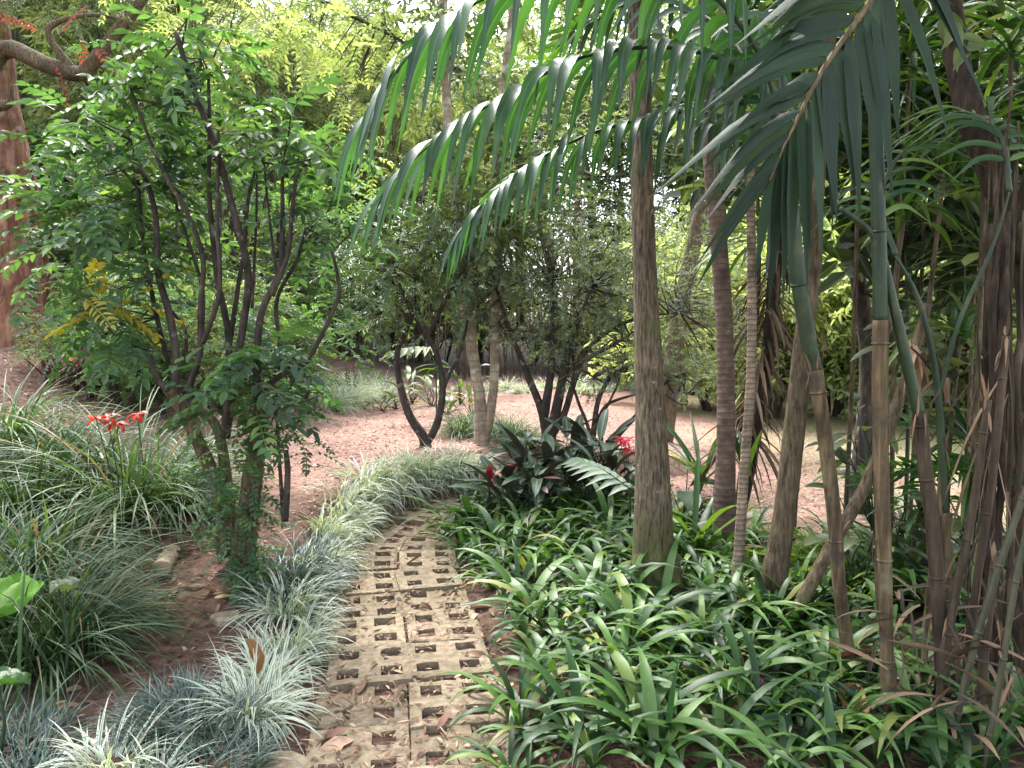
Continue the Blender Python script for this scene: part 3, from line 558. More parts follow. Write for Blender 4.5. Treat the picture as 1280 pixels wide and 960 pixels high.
mid_tree('feathery_tree', 'spreading multi-stemmed tree with fine grey-green feathery foliage over the open ground', (690, 560), [([(690, 568), (686, 545), (676, 510), (660, 470), (640, 420), (620, 360)], [.09, .07, .044, .036, .025, .012]), ([(688, 545), (698, 500), (706, 460), (716, 420), (740, 360)], [.06, .05, .042, .03, .012]), ([(680, 520), (688, 470), (690, 430), (690, 350)], [.05, .04, .03, .012]), ([(692, 540), (706, 515), (720, 470), (740, 430), (790, 400), (850, 390)], [.045, .035, .03, .022, .018, .008]), ([(706, 460), (750, 440), (800, 410)], [.03, .022, .01])],
         [(700, 350, 110, 70, 900), (640, 330, 70, 60, 380, .2), (780, 360, 80, 65, 520), (740, 290, 90, 50, 420, .3), (850, 330, 70, 70, 380, .5), (860, 420, 60, 50, 240, .6), (700, 420, 80, 32, 260), (790, 440, 70, 28, 180, -.3), (660, 270, 80, 45, 260, .5), (610, 400, 50, 40, 120, -.1)], LM['feather'], T_FEA, BK['dark'], seed=23, thin=.46)
mid_tree('bare_stemmed_shrub', 'thin shrub of bare curving stems right beside the thick grey trunk', (752, 562), [([(738, 572), (742, 540), (748, 500), (765, 470), (790, 455)], [.035, .03, .026, .02, .01]), ([(742, 560), (734, 530), (722, 500), (716, 470), (735, 440)], [.02, .018, .015, .012, .007]), ([(760, 566), (772, 545), (795, 520), (830, 480), (860, 465)], [.035, .03, .024, .018, .01]), ([(745, 530), (760, 505), (800, 490), (820, 470)], [.02, .016, .012, .006]), ([(752, 560), (755, 520), (772, 480), (780, 450)], [.016, .012, .01, .006])],
         [(740, 470, 40, 25, 30), (800, 460, 50, 25, 50), (860, 470, 50, 30, 60)], LM['feather'], T_FEA, BK['dark'], Yo=-.3, seed=24, cat='shrub')
mid_tree('slanting_tree', 'brown tree slanting up to the right behind the thick grey trunk', (850, 560), [([(828, 560), (836, 500), (848, 400), (868, 300), (890, 200), (915, 60), (930, -100)], [.13, .12, .11, .1, .09, .08, .06])],
         [(880, 120, 110, 80, 200, .8), (960, 260, 80, 60, 160, .8), (900, 400, 60, 60, 160, .2), (880, 470, 50, 35, 90), (930, 340, 60, 50, 120, .3)], LM['feather'], T_FEA, BK['furrow'], Yo=.5, seed=25)

# ---- slender trunks on the right of the thick one
def pole_tree(name, label, pts, Y, r, bark, sides=14, lump=.04, seed=0, cat='tree', head=None):
    b = P(*pts[0], Y); t = empty(name, (b[0], b[1], H(b[0], b[1])), label, cat)
    g = Geo(); tube(g, [P(*p, Y) for p in pts], r, n=max(30, len(pts) * 10), sides=sides, lump=lump, seed=seed); ob('trunk', g, bark, t); return t
def sword_head(g, c, n, L, W, rg, el=(.1, 1.3), droop=(.8, 1.9), prof='strap', rnd=None):
    a = rg.uniform(0, 2 * pi, n); base = np.asarray(c) + rg.normal(0, .02, (n, 3))
    blades(g, base, a, rg.uniform(*el, n), rg.uniform(*droop, n), L * rg.uniform(.65, 1.1, n), W * rg.uniform(.8, 1.15, n), prof, 7, .25, rg.normal(0, .5, n), rg.random(n) if rnd is None else rnd)
Yp = G(905, 700)[1]
t = pole_tree('ringed_palm', 'slim brown ringed trunk just right of the thick grey trunk', [(902, 715), (903, 690), (907, 560), (906, 420), (898, 300), (890, 220), (884, 100), (880, -80)], Yp, [.12, .085, .062, .056, .054, .05, .048, .045], BK['palm'])
g = Geo(); rg = R0(41)
for k_ in range(18):
    a = rg.uniform(0, 6.28); d = np.array([cos(a), sin(a), rg.uniform(-.5, .5)]); scatter(g, pinnate_t(rg, 1.1, 22, .34, .03, .9, .5, False), [P(880, -90, Yp)], [d], rg, (.9, 1.1))
ob('crown', g, LM['dracaena'], t)
t = pole_tree('ringed_dracaena', 'thinnest pale ringed trunk between the two brown trunks', [(917, 780), (919, 765), (928, 620), (938, 480), (940, 380), (938, 260), (932, 140)], G(918, 768)[1], [.05, .034, .027, .025, .025, .023, .022], BK['ring_thin'])
g = Geo(); c = P(932, 130, G(918, 768)[1]); sword_head(g, c, 26, .6, .05, R0(6), (.3, 1.4), (.5, 1.6)); ob('foliage', g, LM['dracaena'], t)
Yl = G(960, 770)[1]
t = pole_tree('leaning_tree', 'furrowed mossy trunk leaning right between the ringed trunks and the canes', [(955, 790), (960, 760), (978, 660), (990, 560), (1003, 440), (1015, 330), (1022, 200), (1035, 60), (1040, -120)], Yl, [.12, .082, .06, .055, .051, .047, .044, .04, .035], BK['furrow'], 18, .06, 5)
g = Geo(); rg = R0(8)
cluster(g, T_BRO, P(1040, -60, Yl), (.9, .9, .5), 70, rg); ob('crown', g, LM['broad'], t)
t = pole_tree('diagonal_branch', 'brown branch slanting low to the right behind the tan canes', [(975, 800), (990, 775), (1030, 700), (1085, 600), (1130, 480), (1160, 380)], G(985, 790)[1] - .1, [.04, .036, .033, .03, .026, .02], BK['furrow'], 10, .06, 9, 'branch')
# dead-leaf draped trunk
Yd = G(920, 700)[1] + .25
t = pole_tree('skirted_dracaena', 'narrow trunk hung with a skirt of dead brown leaves', [(905, 720), (925, 640), (945, 540), (960, 440), (968, 350), (972, 250)], Yd, [.05, .045, .045, .045, .045, .04], BK['vine'], 10, .1, 3)
g = Geo(); rg = R0(14); n = 130; tt = rg.random(n); ps = np.array([P(925 + 43 * x ** 1 + 3, 560 - 250 * x, Yd) for x in tt]) + rg.normal(0, .02, (n, 3))
blades(g, ps, rg.uniform(0, 6.28, n), rg.uniform(-.9, -.3, n), rg.uniform(.4, .9, n), rg.uniform(.25, .6, n), rg.uniform(.012, .03, n), 'strap', 5, .6, rg.normal(0, 1.2, n)); ob('dead_leaf_skirt', g, LM['husk'], t)
g = Geo(); sword_head(g, P(970, 300, Yd), 34, .65, .04, rg, (.1, 1.4), (.4, 1.7)); sword_head(g, P(932, 600, Yd - .2), 9, .45, .05, rg, (1.0, 1.4), (.1, .6)); ob('foliage', g, LM['dracaena'], t)

# ------------------------------------------------------------------ feather palms with cane stems
def cane(parent, pts, Y, r, mat, name='stem', seed=0, nodes_=()):
    g = Geo(); p3 = [P(p[0], p[1], Y + (p[2] if len(p) > 2 else 0)) for p in pts]
    C = tube(g, p3, r, n=len(pts) * 9, sides=12, lump=.025, seed=seed)
    for f in nodes_:
        i = int(f * (len(C) - 2)); T = C[i + 1] - C[i]; T = T / np.linalg.norm(T); rr = np.interp(f, np.linspace(0, 1, len(r)), r)
        tube(g, [C[i] - T * .006, C[i], C[i] + T * .006], [rr * 1.02, rr * 1.16, rr * 1.02], n=5, sides=12)
    o = ob(name, g, mat, parent)
    if name == 'stem':
        rg = R0(seed + 300); h = Geo(); k_ = 9; pos = C[rg.choice([len(C) - 1, len(C) - 2, int(len(C) * .55)], k_)]; a = rg.uniform(0, 6.28, k_); rr = max(r) * .98
        blades(h, pos + np.stack([np.cos(a) * rr, np.sin(a) * rr, 0 * a], -1), a, rg.uniform(1.25, 1.6, k_) * rg.choice([-1, 1, 1], k_), rg.uniform(-.3, .5, k_), rg.uniform(.03, .14, k_), rg.uniform(.006, .018, k_), 'lance', 5, .5, rg.normal(0, .6, k_)); tag(ob('torn_sheath', h, LM['husk'], parent), kind='stuff')
    return o
def leaflet(root, d0, wdir, L, W, droop, rnd, segs=9, fold=.35):
    t = np.linspace(0, 1, segs + 1); g_ = np.array([0, 0, -1.0]); C = [np.asarray(root, float)]; D = []
    for i in range(segs + 1):
        s_ = np.clip(droop * min(1.0, t[i] * 1.9) ** .8, 0, .98); d = d0 * (1 - s_) + g_ * s_; d = d / np.linalg.norm(d); D.append(d)
        if i < segs: C.append(C[-1] + d * L / segs)
    C, D = np.array(C), np.array(D); Wd = wdir - D * (D @ wdir)[:, None]; Wd /= np.linalg.norm(Wd, axis=1, keepdims=True) + 1e-9
    N_ = np.cross(D, Wd); w_ = (W / 2 * np.clip(np.sin(pi * np.clip(t, 0, 1) ** .6) ** .8 * (1 - .55 * t) * 1.25 + .06 * (t < .5), .012, 1))[:, None]
    V = np.stack([C + Wd * w_ - N_ * w_ * fold * .0, C + N_ * w_ * fold, C - Wd * w_], 1).reshape(-1, 3)
    ids = np.arange((segs + 1) * 3).reshape(segs + 1, 3); Q = []
    for i in range(segs):
        for j in (0, 1): Q.append([ids[i, j], ids[i, j + 1], ids[i + 1, j + 1], ids[i + 1, j]])
    A = np.stack([np.tile([0, .5, 1], segs + 1), np.repeat(t, 3), np.full(len(V), rnd)], -1)
    return V, np.array(Q), A
def frond(palm, pts, n, Lm, W, mat, rmat, seed, droop=.8, start=.15, sweep=.38, sides=(-1, 1), r=.012, lprof=None, face=0.0, jit=1.0):
    rg = R0(seed); p3 = [P(*p) for p in pts]; g = Geo(); C = tube(g, p3, [r, r * .9, r * .7, r * .45, r * .2], n=60, sides=8)
    fr = ob('frond', g, rmat, palm); T = np.gradient(C, axis=0); T /= np.linalg.norm(T, axis=1, keepdims=True)
    for k_ in range(n):
        f = start + (1 - start) * (k_ + .3) / n; x = f * 59; i = min(58, int(x)); c = C[i] + (C[i + 1] - C[i]) * (x - i); tg = T[i]
        side = np.cross(tg, [0, face, 1. - face]); side /= np.linalg.norm(side) + 1e-9
        for s_ in sides:
            sw = min(1.35, sweep + .85 * f ** 1.6) + rg.normal(0, .07) * jit; d0 = side * s_ * cos(sw) + tg * sin(sw) + np.array([0, 0, .12 + rg.normal(0, .1) * jit]); d0 /= np.linalg.norm(d0)
            l = Lm * (lprof(f) if lprof else (.62 + .38 * sin(pi * min(1, f * .95 + .08)))) * rg.uniform(.78, 1.12)
            g = Geo(); g.add(*leaflet(c, d0, tg + rg.normal(0, .15, 3), l, W * rg.uniform(.7, 1.1) * (1 - .45 * f ** 3), np.clip(droop * (1 - .3 * f) * rg.uniform(.86, 1.08), 0, .97), rg.random()))
            ob('leaflet', g, mat, fr)
    return fr
bA = G(1066, 858); YA = bA[1]
A = empty('arching_palm', bA, 'cane-stemmed palm whose glossy fronds arch left over the path', 'palm')
cane(A, [(1070, 875), (1064, 840), (1050, 740), (1042, 640), (1030, 540), (1019, 462)], YA, [.032, .03, .029, .03, .032, .033], BK['cane_tan'], 'stem', 1, (.25, .55, .95))
cane(A, [(1019, 464), (1008, 410), (998, 350), (990, 270), (984, 190)], YA, [.031, .032, .032, .031, .026], BK['cane_green'], 'crownshaft', 2, (.5,))
frond(A, [(986, 240, YA), (950, 70, YA - .05), (830, -45, YA - .15), (650, -20, YA - .3), (530, 50, YA - .4), (455, 150, YA - .45)], 25, .62, .055, LM['palm'], BK['cane_green'], 51, .95)
frond(A, [(986, 230, YA), (950, 110, YA), (860, 62, YA + .05), (740, 68, YA), (640, 115, YA - .05), (545, 175, YA - .1), (478, 240, YA - .1)], 27, .6, .056, LM['palm'], BK['cane_green'], 52, .93)
frond(A, [(986, 260, YA + .05), (940, 165, YA + .3), (860, 140, YA + .5), (760, 160, YA + .5), (680, 195, YA + .45), (620, 240, YA + .4), (574, 290, YA + .4)], 32, .5, .044, LM['palm'], BK['cane_green'], 53, .97)
frond(A, [(986, 240, YA), (975, 60, YA + .2), (985, -70, YA + .4), (1040, -120, YA + .7), (1100, -80, YA + 1.0)], 18, .5, .05, LM['palm'], BK['cane_green'], 54, .7)
frond(A, [(986, 240, YA), (935, 80, YA + .3), (880, 20, YA + .7), (800, 0, YA + 1.0), (720, 40, YA + 1.3)], 20, .5, .05, LM['palm'], BK['cane_green'], 55, .8)
bB = G(1110, 905); YB = bB[1]
B = empty('drooping_palm', bB, 'cane-stemmed palm with a big dark frond hanging close by the camera', 'palm')
cane(B, [(1112, 925), (1110, 890), (1108, 800), (1106, 700), (1102, 600), (1100, 500), (1101, 400)], YB, [.029, .027, .025, .027, .028, .029, .03], BK['cane_tan'], 'stem', 3, (.3, .52, .97))
cane(B, [(1101, 402), (1099, 320), (1097, 240), (1094, 100), (1096, -60), (1110, -240)], YB, [.027, .027, .026, .025, .023, .02], BK['cane_green'], 'crownshaft', 4, (.3,))
frond(B, [(1110, -240, YB), (1150, -210, YB - .35), (1128, -60, YB - .62), (1082, 10, YB - .7), (1030, 85, YB - .75), (994, 155, YB - .78), (962, 226, YB - .78)], 19, .53, .058, LM['palm_dark'], BK['cane_tan'], 61, .5, .3, .5, face=.85, jit=.6, r=.014, lprof=lambda f: .95 if f < .8 else .95 - (f - .8) * 1.6)
frond(B, [(1110, -240, YB), (1200, -230, YB + .2), (1290, -110, YB + .4), (1370, 60, YB + .6)], 18, .5, .045, LM['palm_dark'], BK['cane_green'], 62, .75)
C_ = empty('small_cane_palm', G(1178, 905), 'thin cane palm with dark green upper stem between the tan cane and the vines', 'palm')
cane(C_, [(1180, 915), (1176, 800), (1166, 660), (1156, 580), (1149, 515)], G(1178, 905)[1], [.03, .028, .026, .026, .026], BK['cane_grey'], 'stem', 5, (.4, .7, .97))
cane(C_, [(1149, 517), (1135, 460), (1118, 385), (1095, 300), (1050, 260)], G(1178, 905)[1], [.024, .022, .018, .013, .01], BK['cane_green'], 'crownshaft', 6)
D_ = empty('slender_cane_palm', G(1190, 890), 'slender cane with a green upper stem forking beside the vine-wrapped trunk', 'palm')
cane(D_, [(1190, 900), (1184, 780), (1183, 700), (1180, 640)], G(1190, 890)[1] + .15, [.026, .022, .021, .021], BK['cane_tan'], 'stem', 7, (.3, .6))
cane(D_, [(1180, 642), (1177, 560), (1170, 470), (1150, 380), (1120, 320)], G(1190, 890)[1] + .15, [.018, .016, .013, .01, .006], BK['cane_green'], 'crownshaft', 8)
cane(D_, [(1174, 490), (1200, 400), (1240, 310), (1262, 240)], G(1190, 890)[1] + .15, [.01, .009, .007, .004], BK['cane_green'], 'leaf_stalk', 9)
frond(D_, [(1120, 320, 3.35), (1100, 250, 3.5), (1130, 190, 3.7), (1190, 180, 3.9), (1240, 230, 4.0)], 13, .38, .03, LM['dracaena'], BK['cane_green'], 63, .6)
frond(D_, [(1262, 240, 3.3), (1250, 170, 3.4), (1200, 140, 3.6), (1140, 170, 3.8)], 13, .36, .028, LM['dracaena'], BK['cane_green'], 64, .6)

# bamboo culms and weathered canes in the right corner
culms = [('bamboo_cane', 'olive green bamboo cane slanting across the right corner', [(1188, 962), (1200, 880), (1232, 760), (1262, 670), (1300, 560)], 2.75, .014, 'culm'), ('bamboo_cane', 'green-grey bamboo cane leaning steeply out of the frame at the right edge', [(1225, 985), (1250, 850), (1275, 700), (1310, 560)], 2.6, .012, 'culm'),
         ('dead_cane', 'weathered grey cane rising upright through the brown dry fronds', [(1168, 975), (1176, 860), (1195, 740), (1215, 640), (1235, 500)], 2.9, .017, 'cane_grey'), ('dead_cane', 'dark grey cane leaning right against the vine-wrapped trunk', [(1200, 975), (1206, 860), (1222, 720), (1240, 600), (1258, 420)], 3.0, .018, 'cane_grey'),
         ('dead_cane', 'thin tan cane standing between the vine-wrapped trunk and bamboo', [(1150, 930), (1160, 760), (1172, 640), (1180, 560)], 3.2, .013, 'cane_tan'), ('dead_cane', 'short broken grey cane low at the foot of the vines', [(1216, 985), (1224, 900), (1232, 800), (1246, 690)], 2.85, .02, 'cane_grey'), ('dead_cane', 'slim pale cane by the tan palm stem', [(1115, 905), (1106, 820), (1096, 740), (1096, 660)], 3.1, .008, 'cane_tan')]
for nm, lb, pts, Yc, r, mt in culms:
    b = P(*pts[0], Yc); b[2] = min(b[2], H(b[0], b[1])); o = empty(nm, (b[0], b[1], H(b[0], b[1])), lb, 'cane', 'canes and bamboo in the right corner')
    cane(o, [(pts[0][0], pts[0][1] + 30)] + pts, Yc, np.linspace(r, r * .8, len(pts) + 1), BK[mt], 'stem', int(pts[0][0]), np.arange(.06, 1, .17 if mt == 'culm' else .23))

# vine-wrapped trunk at the right edge
def vine_trunk():
    Yv = 3.5; b = P(1255, 905, Yv); b[2] = H(b[0], b[1])
    t = empty('vine_wrapped_tree', b, 'dark trunk wrapped in hanging roots and brown vines at the right edge', 'tree'); rg = R0(71)
    g = Geo(); tube(g, [P(1280, 960, Yv), P(1278, 800, Yv), P(1284, 600, Yv), P(1290, 450, Yv), P(1284, 330, Yv), P(1252, 240, Yv + .1), P(1210, 130, Yv + .3), P(1190, 20, Yv + .5), P(1180, -150, Yv + .6)], [.09, .072, .066, .062, .06, .06, .058, .055, .05], n=60, sides=18, lump=.12, seed=4)
    tube(g, [P(1275, 330, Yv), P(1300, 230, Yv), P(1330, 80, Yv), P(1350, -100, Yv)], [.09, .08, .07, .06], n=20, sides=12, lump=.1, seed=5); ob('trunk', g, BK['vine'], t)
    for i in range(15):
        x0 = rg.uniform(1235, 1295); x1 = x0 + rg.uniform(-60, 5); y0 = rg.uniform(100, 330); y1 = rg.uniform(860, 985); dY = rg.uniform(-.25, .02)
        pts = [P(x0 + (x1 - x0) * f ** 1.3 + rg.normal(0, 5), y0 + (y1 - y0) * f, Yv + dY - .25 * f + rg.normal(0, .03)) for f in np.linspace(0, 1, 7)]
        g = Geo(); r = rg.choice([.004, .006, .01, .018]); tube(g, pts, np.linspace(r, r * .8, 7), n=30, sides=7, lump=.08, seed=i); ob('vine', g, BK['vine' if rg.random() < .45 else 'cane_grey'], t)
    g = Geo(); n = 60; y = rg.uniform(430, 900, n); x = rg.uniform(1215, 1290, n) - (y - 430) * .06
    ps = np.array([P(a, c, Yv - rg.uniform(.1, .5)) for a, c in zip(x, y)])
    blades(g, ps, rg.uniform(2.2, 5.5, n), rg.uniform(-1.35, -.7, n), rg.uniform(-.2, .5, n), rg.uniform(.2, .7, n), rg.uniform(.004, .014, n), 'grass', 6, .5, rg.normal(0, 1.5, n)); ob('hanging_dry_strips', g, LM['husk'], t)
    g = Geo()
    for (x, y, z, r, n) in ((2.6, 3.6, 5.0, 1.3, 90), (3.6, 2.4, 5.0, 1.4, 110), (2.2, 1.6, 5.2, 1.2, 90), (3.6, 5.0, 5.0, 1.3, 60), (1.6, 4.8, 5.6, 1.0, 30), (4.6, 3.6, 4.4, 1.3, 70), (1.2, 2.8, 5.6, .9, 40)): cluster(g, T_BRO, (x, y, z), (r, r, r * .6), n, rg, scale=(1.3, 1.9))
    ob('crown', g, LM['broad'], t)
vine_trunk()
def dry_tuft(nm, lb, px, n, L, seed, Yo=0, spread=.08):
    b = G(*px); rg = R0(seed); g = Geo(); ps = b + rg.normal(0, spread, (n, 3)) * [1, 1, .3]; ps[:, 2] = H(ps[:, 0], ps[:, 1]) + rg.uniform(.02, .5, n)
    blades(g, ps, rg.uniform(0, 6.28, n), rg.uniform(-1.2, .6, n), rg.uniform(0, 1.2, n), L * rg.uniform(.4, 1, n), rg.uniform(.008, .026, n), 'strap', 5, .6, rg.normal(0, 1.2, n))
    tag(ob(nm, g, LM['husk'], loc=b), lb, 'dead leaves')
dry_tuft('dry_frond_heap', 'heap of brown dry fronds collapsed at the foot of the bamboo canes', (1195, 935), 55, .4, 5, spread=.16)
dry_tuft('dry_frond_heap', 'bunch of brown dead leaves caught around the thin tan canes', (1140, 900), 26, .4, 6, spread=.1)
def hang_dry(lb, px, Yc, n, L, seed):
    rg = R0(seed); p = P(*px, Yc); g = Geo(); blades(g, p + rg.normal(0, .02, (n, 3)), rg.uniform(0, 6.28, n), rg.uniform(-1.4, -.6, n), rg.uniform(0, .5, n), L * rg.uniform(.5, 1, n), rg.uniform(.02, .04, n), 'lance', 6, .7, rg.normal(0, 1, n))
    tag(ob('hanging_dead_leaf', g, LM['dry'], loc=p), lb, 'dead leaf')
hang_dry('orange-brown withered leaves hanging from the thin cane stem', (1143, 430), 3.5, 9, .28, 1)
hang_dry('dark brown withered leaf hanging beside the broad green leaves', (1184, 470), 3.6, 5, .2, 2)

# ------------------------------------------------------------------ understorey on the right
def sword_plant(lb, px, Yc, n, L, W, seed, stem_to=None, mat='dracaena', group=None, el=(.0, 1.3), droop=(.6, 1.9), nm='sword_leaf_plant'):
    c = P(*px, Yc); b = np.array([c[0], c[1], H(c[0], c[1])]); t = empty(nm, b, lb, 'plant', group); rg = R0(seed)
    if c[2] - b[2] > .12:
        g = Geo(); tube(g, [b - [0, 0, .03], (b + c) / 2 + rg.normal(0, .05, 3), c], [.016, .014, .012], n=18, sides=8, lump=.06); ob('stem', g, BK['furrow'], t)
    for k_ in range(n):
        g = Geo(); sword_head(g, c + [0, 0, rg.uniform(-.06, .04)], 1, L, W, rg, el, droop); ob('leaf', g, LM[mat], t)
    return t
UG = 'sword-leaved plants crowding the right side'
for i, (x, y, Yc, n, L, W) in enumerate([(1180, 215, 4.4, 26, .75, .035), (1232, 150, 4.0, 24, .7, .03), (1200, 420, 4.2, 24, .65, .035), (1250, 330, 4.6, 22, .7, .035), (1075, 120, 4.9, 24, .8, .035), (1140, 60, 4.8, 24, .8, .035), (1010, 60, 5.2, 22, .8, .04), (1215, 560, 4.1, 20, .6, .035), (930, 30, 5.4, 22, .7, .045), (1265, 60, 4.2, 22, .7, .035), (1160, 130, 5.4, 26, .8, .04), (1220, 300, 5.2, 24, .75, .04), (1130, 270, 4.2, 20, .6, .035)]):
    sword_plant(place_label(('high' if y < 250 else 'low') + ' tuft of narrow arching leaves', x, 'near'), (x, y), Yc, n, L, W, 100 + i, group=UG)
sword_plant('yellow-striped sword-leaved plant low behind the tan canes', (1150, 640), 4.3, 12, .5, .045, 131, mat='yellow' if 0 else 'dracaena')
sword_plant('upright dark green sword leaves sprouting at the foot of the thick trunk', (868, 690), G(868, 705)[1], 14, .75, .05, 132, el=(.5, 1.4), droop=(.2, 1.2))
sword_plant('arching dark sword leaves crossing in front of the far mulch right of the thick trunk', (880, 600), 6.0, 14, .8, .035, 133, el=(.2, 1.2), droop=(.2, .9))
def broad_plant(lb, px, Yc, n, L, W, seed, mat, spread=.25, nm='broad_leaf_plant', group=None, el=(-.2, .8), droop=(.5, 1.2), tall=0.3, sprof='oval', cat='plant'):
    c = P(*px, Yc); b = np.array([c[0], c[1], H(c[0], c[1])]); t = empty(nm, b, lb, cat, group); rg = R0(seed)
    top = max(c[2] - b[2], .1); g = Geo(); hubs = []
    hub = b.copy()
    if top > .6:
        hub = b + rg.normal(0, .06, 3) * [1, 1, 0] + [0, 0, top - .35]; tall = .3 / top; tube(g, [b - [0, 0, .03], (b + hub) / 2 + rg.normal(0, .06, 3) * [1, 1, 0], hub], [.016, .013, .01], n=14, sides=7, lump=.05)
    for k_ in range(n):
        a = rg.uniform(0, 6.28); hgt = top * rg.uniform(1 - tall, 1 + tall); p = b + np.array([cos(a) * spread * rg.random(), sin(a) * spread * rg.random(), hgt])
        tube(g, [hub + rg.normal(0, .01, 3) * [1, 1, 0], (hub + p) / 2 + rg.normal(0, .03, 3), p], [.006, .005, .003], n=8, sides=5, cap=False); hubs.append((p, a))
    ob('stalks', g, BK['cane_green'], t)
    for p, a in hubs:
        l = Geo(); blades(l, np.array([p]), np.array([a]), rg.uniform(*el), rg.uniform(*droop), L * rg.uniform(.75, 1.1), W * rg.uniform(.8, 1.1), sprof, 8, .3, rg.normal(0, .25), rg.random()); ob('leaf', l, LM[mat], t)
    return t
BG_ = 'broad-leaved plants under the right canopy'
for i, (x, y, Yc, n, L, W, mt) in enumerate([(1185, 400, 4.3, 12, .3, .13, 'broad'), (1235, 480, 4.0, 12, .28, .12, 'broad'), (1070, 590, 4.6, 12, .24, .09, 'broad'), (1110, 640, 4.5, 12, .26, .09, 'broad'), (1225, 250, 4.8, 14, .32, .12, 'broad'), (1150, 240, 5.2, 16, .32, .12, 'broad'), (900, 190, 5.6, 12, .3, .12, 'broad'), (1205, 620, 4.2, 10, .25, .08, 'broad'), (1075, 690, 4.2, 9, .22, .08, 'broad')]):
    broad_plant(place_label('broad-leaved plant ' + ('high up' if y < 300 else 'low down'), x, 'near'), (x, y), Yc, n, L, W, 200 + i, mt, group=BG_)
def big_leaf_tree():
    t = empty('big_leaf_tree', (2.9, 6.4, float(H(2.9, 6.4))), 'leathery big-leaved tree filling the top right behind the canes', 'tree'); rg = R0(88); b = np.array([2.9, 6.4, float(H(2.9, 6.4))]); g = Geo(); tube(g, [b - [0, 0, .1], b + [.1, .1, 1.2], b + [-.1, 0, 2.4], b + [.1, .1, 4.2]], [.09, .07, .06, .03], n=24, sides=10, lump=.06); hub = [b + [0, 0, z] for z in np.linspace(1.6, 4.2, 12)]
    tm = [sprig_t(rg, .4, 9, .24, .085, 1.1, .25) for _ in range(3)]; f = Geo(); ends = []
    for (x, y, r, n, Yc) in ((1090, 230, .5, 24, 5.8), (1180, 250, .5, 26, 5.6), (1240, 200, .5, 26, 5.6), (1130, 120, .55, 30, 5.8), (1210, 60, .55, 30, 5.8), (1030, 100, .5, 24, 6.2), (960, 200, .4, 14, 6.4), (1250, 330, .4, 18, 5.4), (900, 90, .4, 14, 6.6), (1080, 20, .5, 24, 6), (1160, 330, .35, 10, 5.6)):
        pos = cluster(f, tm, P(x, y, Yc), (r, r, r * .7), n, rg, flat=.5); ends += list(pos[:3])
    twigs(g, nearest(hub, ends), ends, rg, .016, .004, .15, n=8); ob('trunk', g, BK['dark'], t); ob('crown', f, LM['dark_broad'], t)
big_leaf_tree()
broad_plant('dark ragged-leaved plant by the mulch between leaning trunk and tan cane', (1085, 560), 5.2, 12, .26, .10, 230, 'strap')
def fern_plant(lb, px, Yc, n, L, seed, mat, ll=.12, lw=.03, pairs=16, nm='fern_palm', el=(.1, .9)):
    c = P(*px, Yc); b = np.array([c[0], c[1], H(c[0], c[1])]); t = empty(nm, b, lb, 'plant'); rg = R0(seed); c = b + [0, 0, max(.05, c[2] - b[2])]
    for k_ in range(n):
        a = rg.uniform(0, 6.28); d = np.array([cos(a), sin(a), rg.uniform(*el)]); g = Geo(); scatter(g, pinnate_t(rg, L, pairs, ll, lw, .95, .6, True), [c], [d], rg, (.8, 1.1)); ob('frond', g, LM[mat], t)
fern_plant('bright yellow-green fern lit up behind the canes', (1060, 775), 4.9, 12, .55, 301, 'fern')
fern_plant('small bright fern in front of the mulch beside the leaning trunk', (1045, 820), 4.5, 9, .4, 302, 'fern')
fern_plant('dark feathery palm seedling at the right edge', (1235, 590), 3.9, 10, .5, 303, 'dracaena', .16, .02)
fern_plant('palm seedling with folded green leaflets on the ground near the tan cane', (1050, 890), 3.15, 7, .32, 304, 'palm', .13, .028, 6, el=(.1, .6))
fern_plant('green palm seedling spilling over the bottom right', (1100, 930), 2.95, 6, .34, 305, 'palm', .14, .028, 7, el=(.0, .5))

# ------------------------------------------------------------------ dark striped-leaf planting, red flowers, split leaf
SG = 'dark striped-leaf plants at the bend of the path'
spots = [(625, 600, 6.3), (655, 590, 6.6), (690, 585, 6.5), (720, 580, 6.7), (745, 570, 6.6), (770, 575, 6.4), (640, 615, 6.0), (675, 610, 6.1), (705, 600, 6.2), (735, 600, 6.1), (765, 600, 6.0), (660, 570, 6.9), (710, 565, 7.0), (755, 560, 7.0)]
for i, (x, y, Yc) in enumerate(spots):
    broad_plant('dark green plant with pale-striped pointed leaves at the path bend', (x, y), Yc, 11, .4, .095, 400 + i, 'strom', .16, 'striped_leaf_plant', SG, (.2, 1.2), (.4, 1.1), .35)
broad_plant('pink and red splashed leaf rosette at the left end of the dark plants', (612, 600), 6.0, 7, .22, .05, 430, 'strom_pink', .06, 'pink_leaf_plant', None, (.3, 1.3), (.7, 1.6), .2)
broad_plant('rosette with rosy-backed leaves in the middle of the dark plants', (672, 600), 5.95, 4, .2, .06, 431, 'strom_pink', .08, 'pink_leaf_plant', None, (.0, .5), (.1, .7), .2)
def flower(nm, lb, px, Yc, n, L, W, mat, seed, stalk=True, blooms=1, spread=.03):
    c = P(*px, Yc); b = np.array([c[0], c[1], H(c[0], c[1])]); t = empty(nm, b, lb, 'flower'); rg = R0(seed)
    for j in range(blooms):
        cc = c + (rg.normal(0, spread, 3) if j else 0)
        if stalk: g = Geo(); tube(g, [b, (b + cc) / 2 + [.02, 0, 0], cc], [.004, .004, .003], n=10, sides=6); ob('stalk', g, BK['cane_green'], t)
        f0 = rg.uniform(-.4, .4)
        for k_ in range(n):
            g = Geo(); blades(g, np.array([cc]), np.array([6.28 * k_ / n + f0 + j]), rg.uniform(-.3, .9), rg.uniform(.6, 1.9), L * rg.uniform(.8, 1.1), W, 'oval', 6, .35, rg.normal(0, .3), rg.random()); ob('petal', g, LM[mat], t)
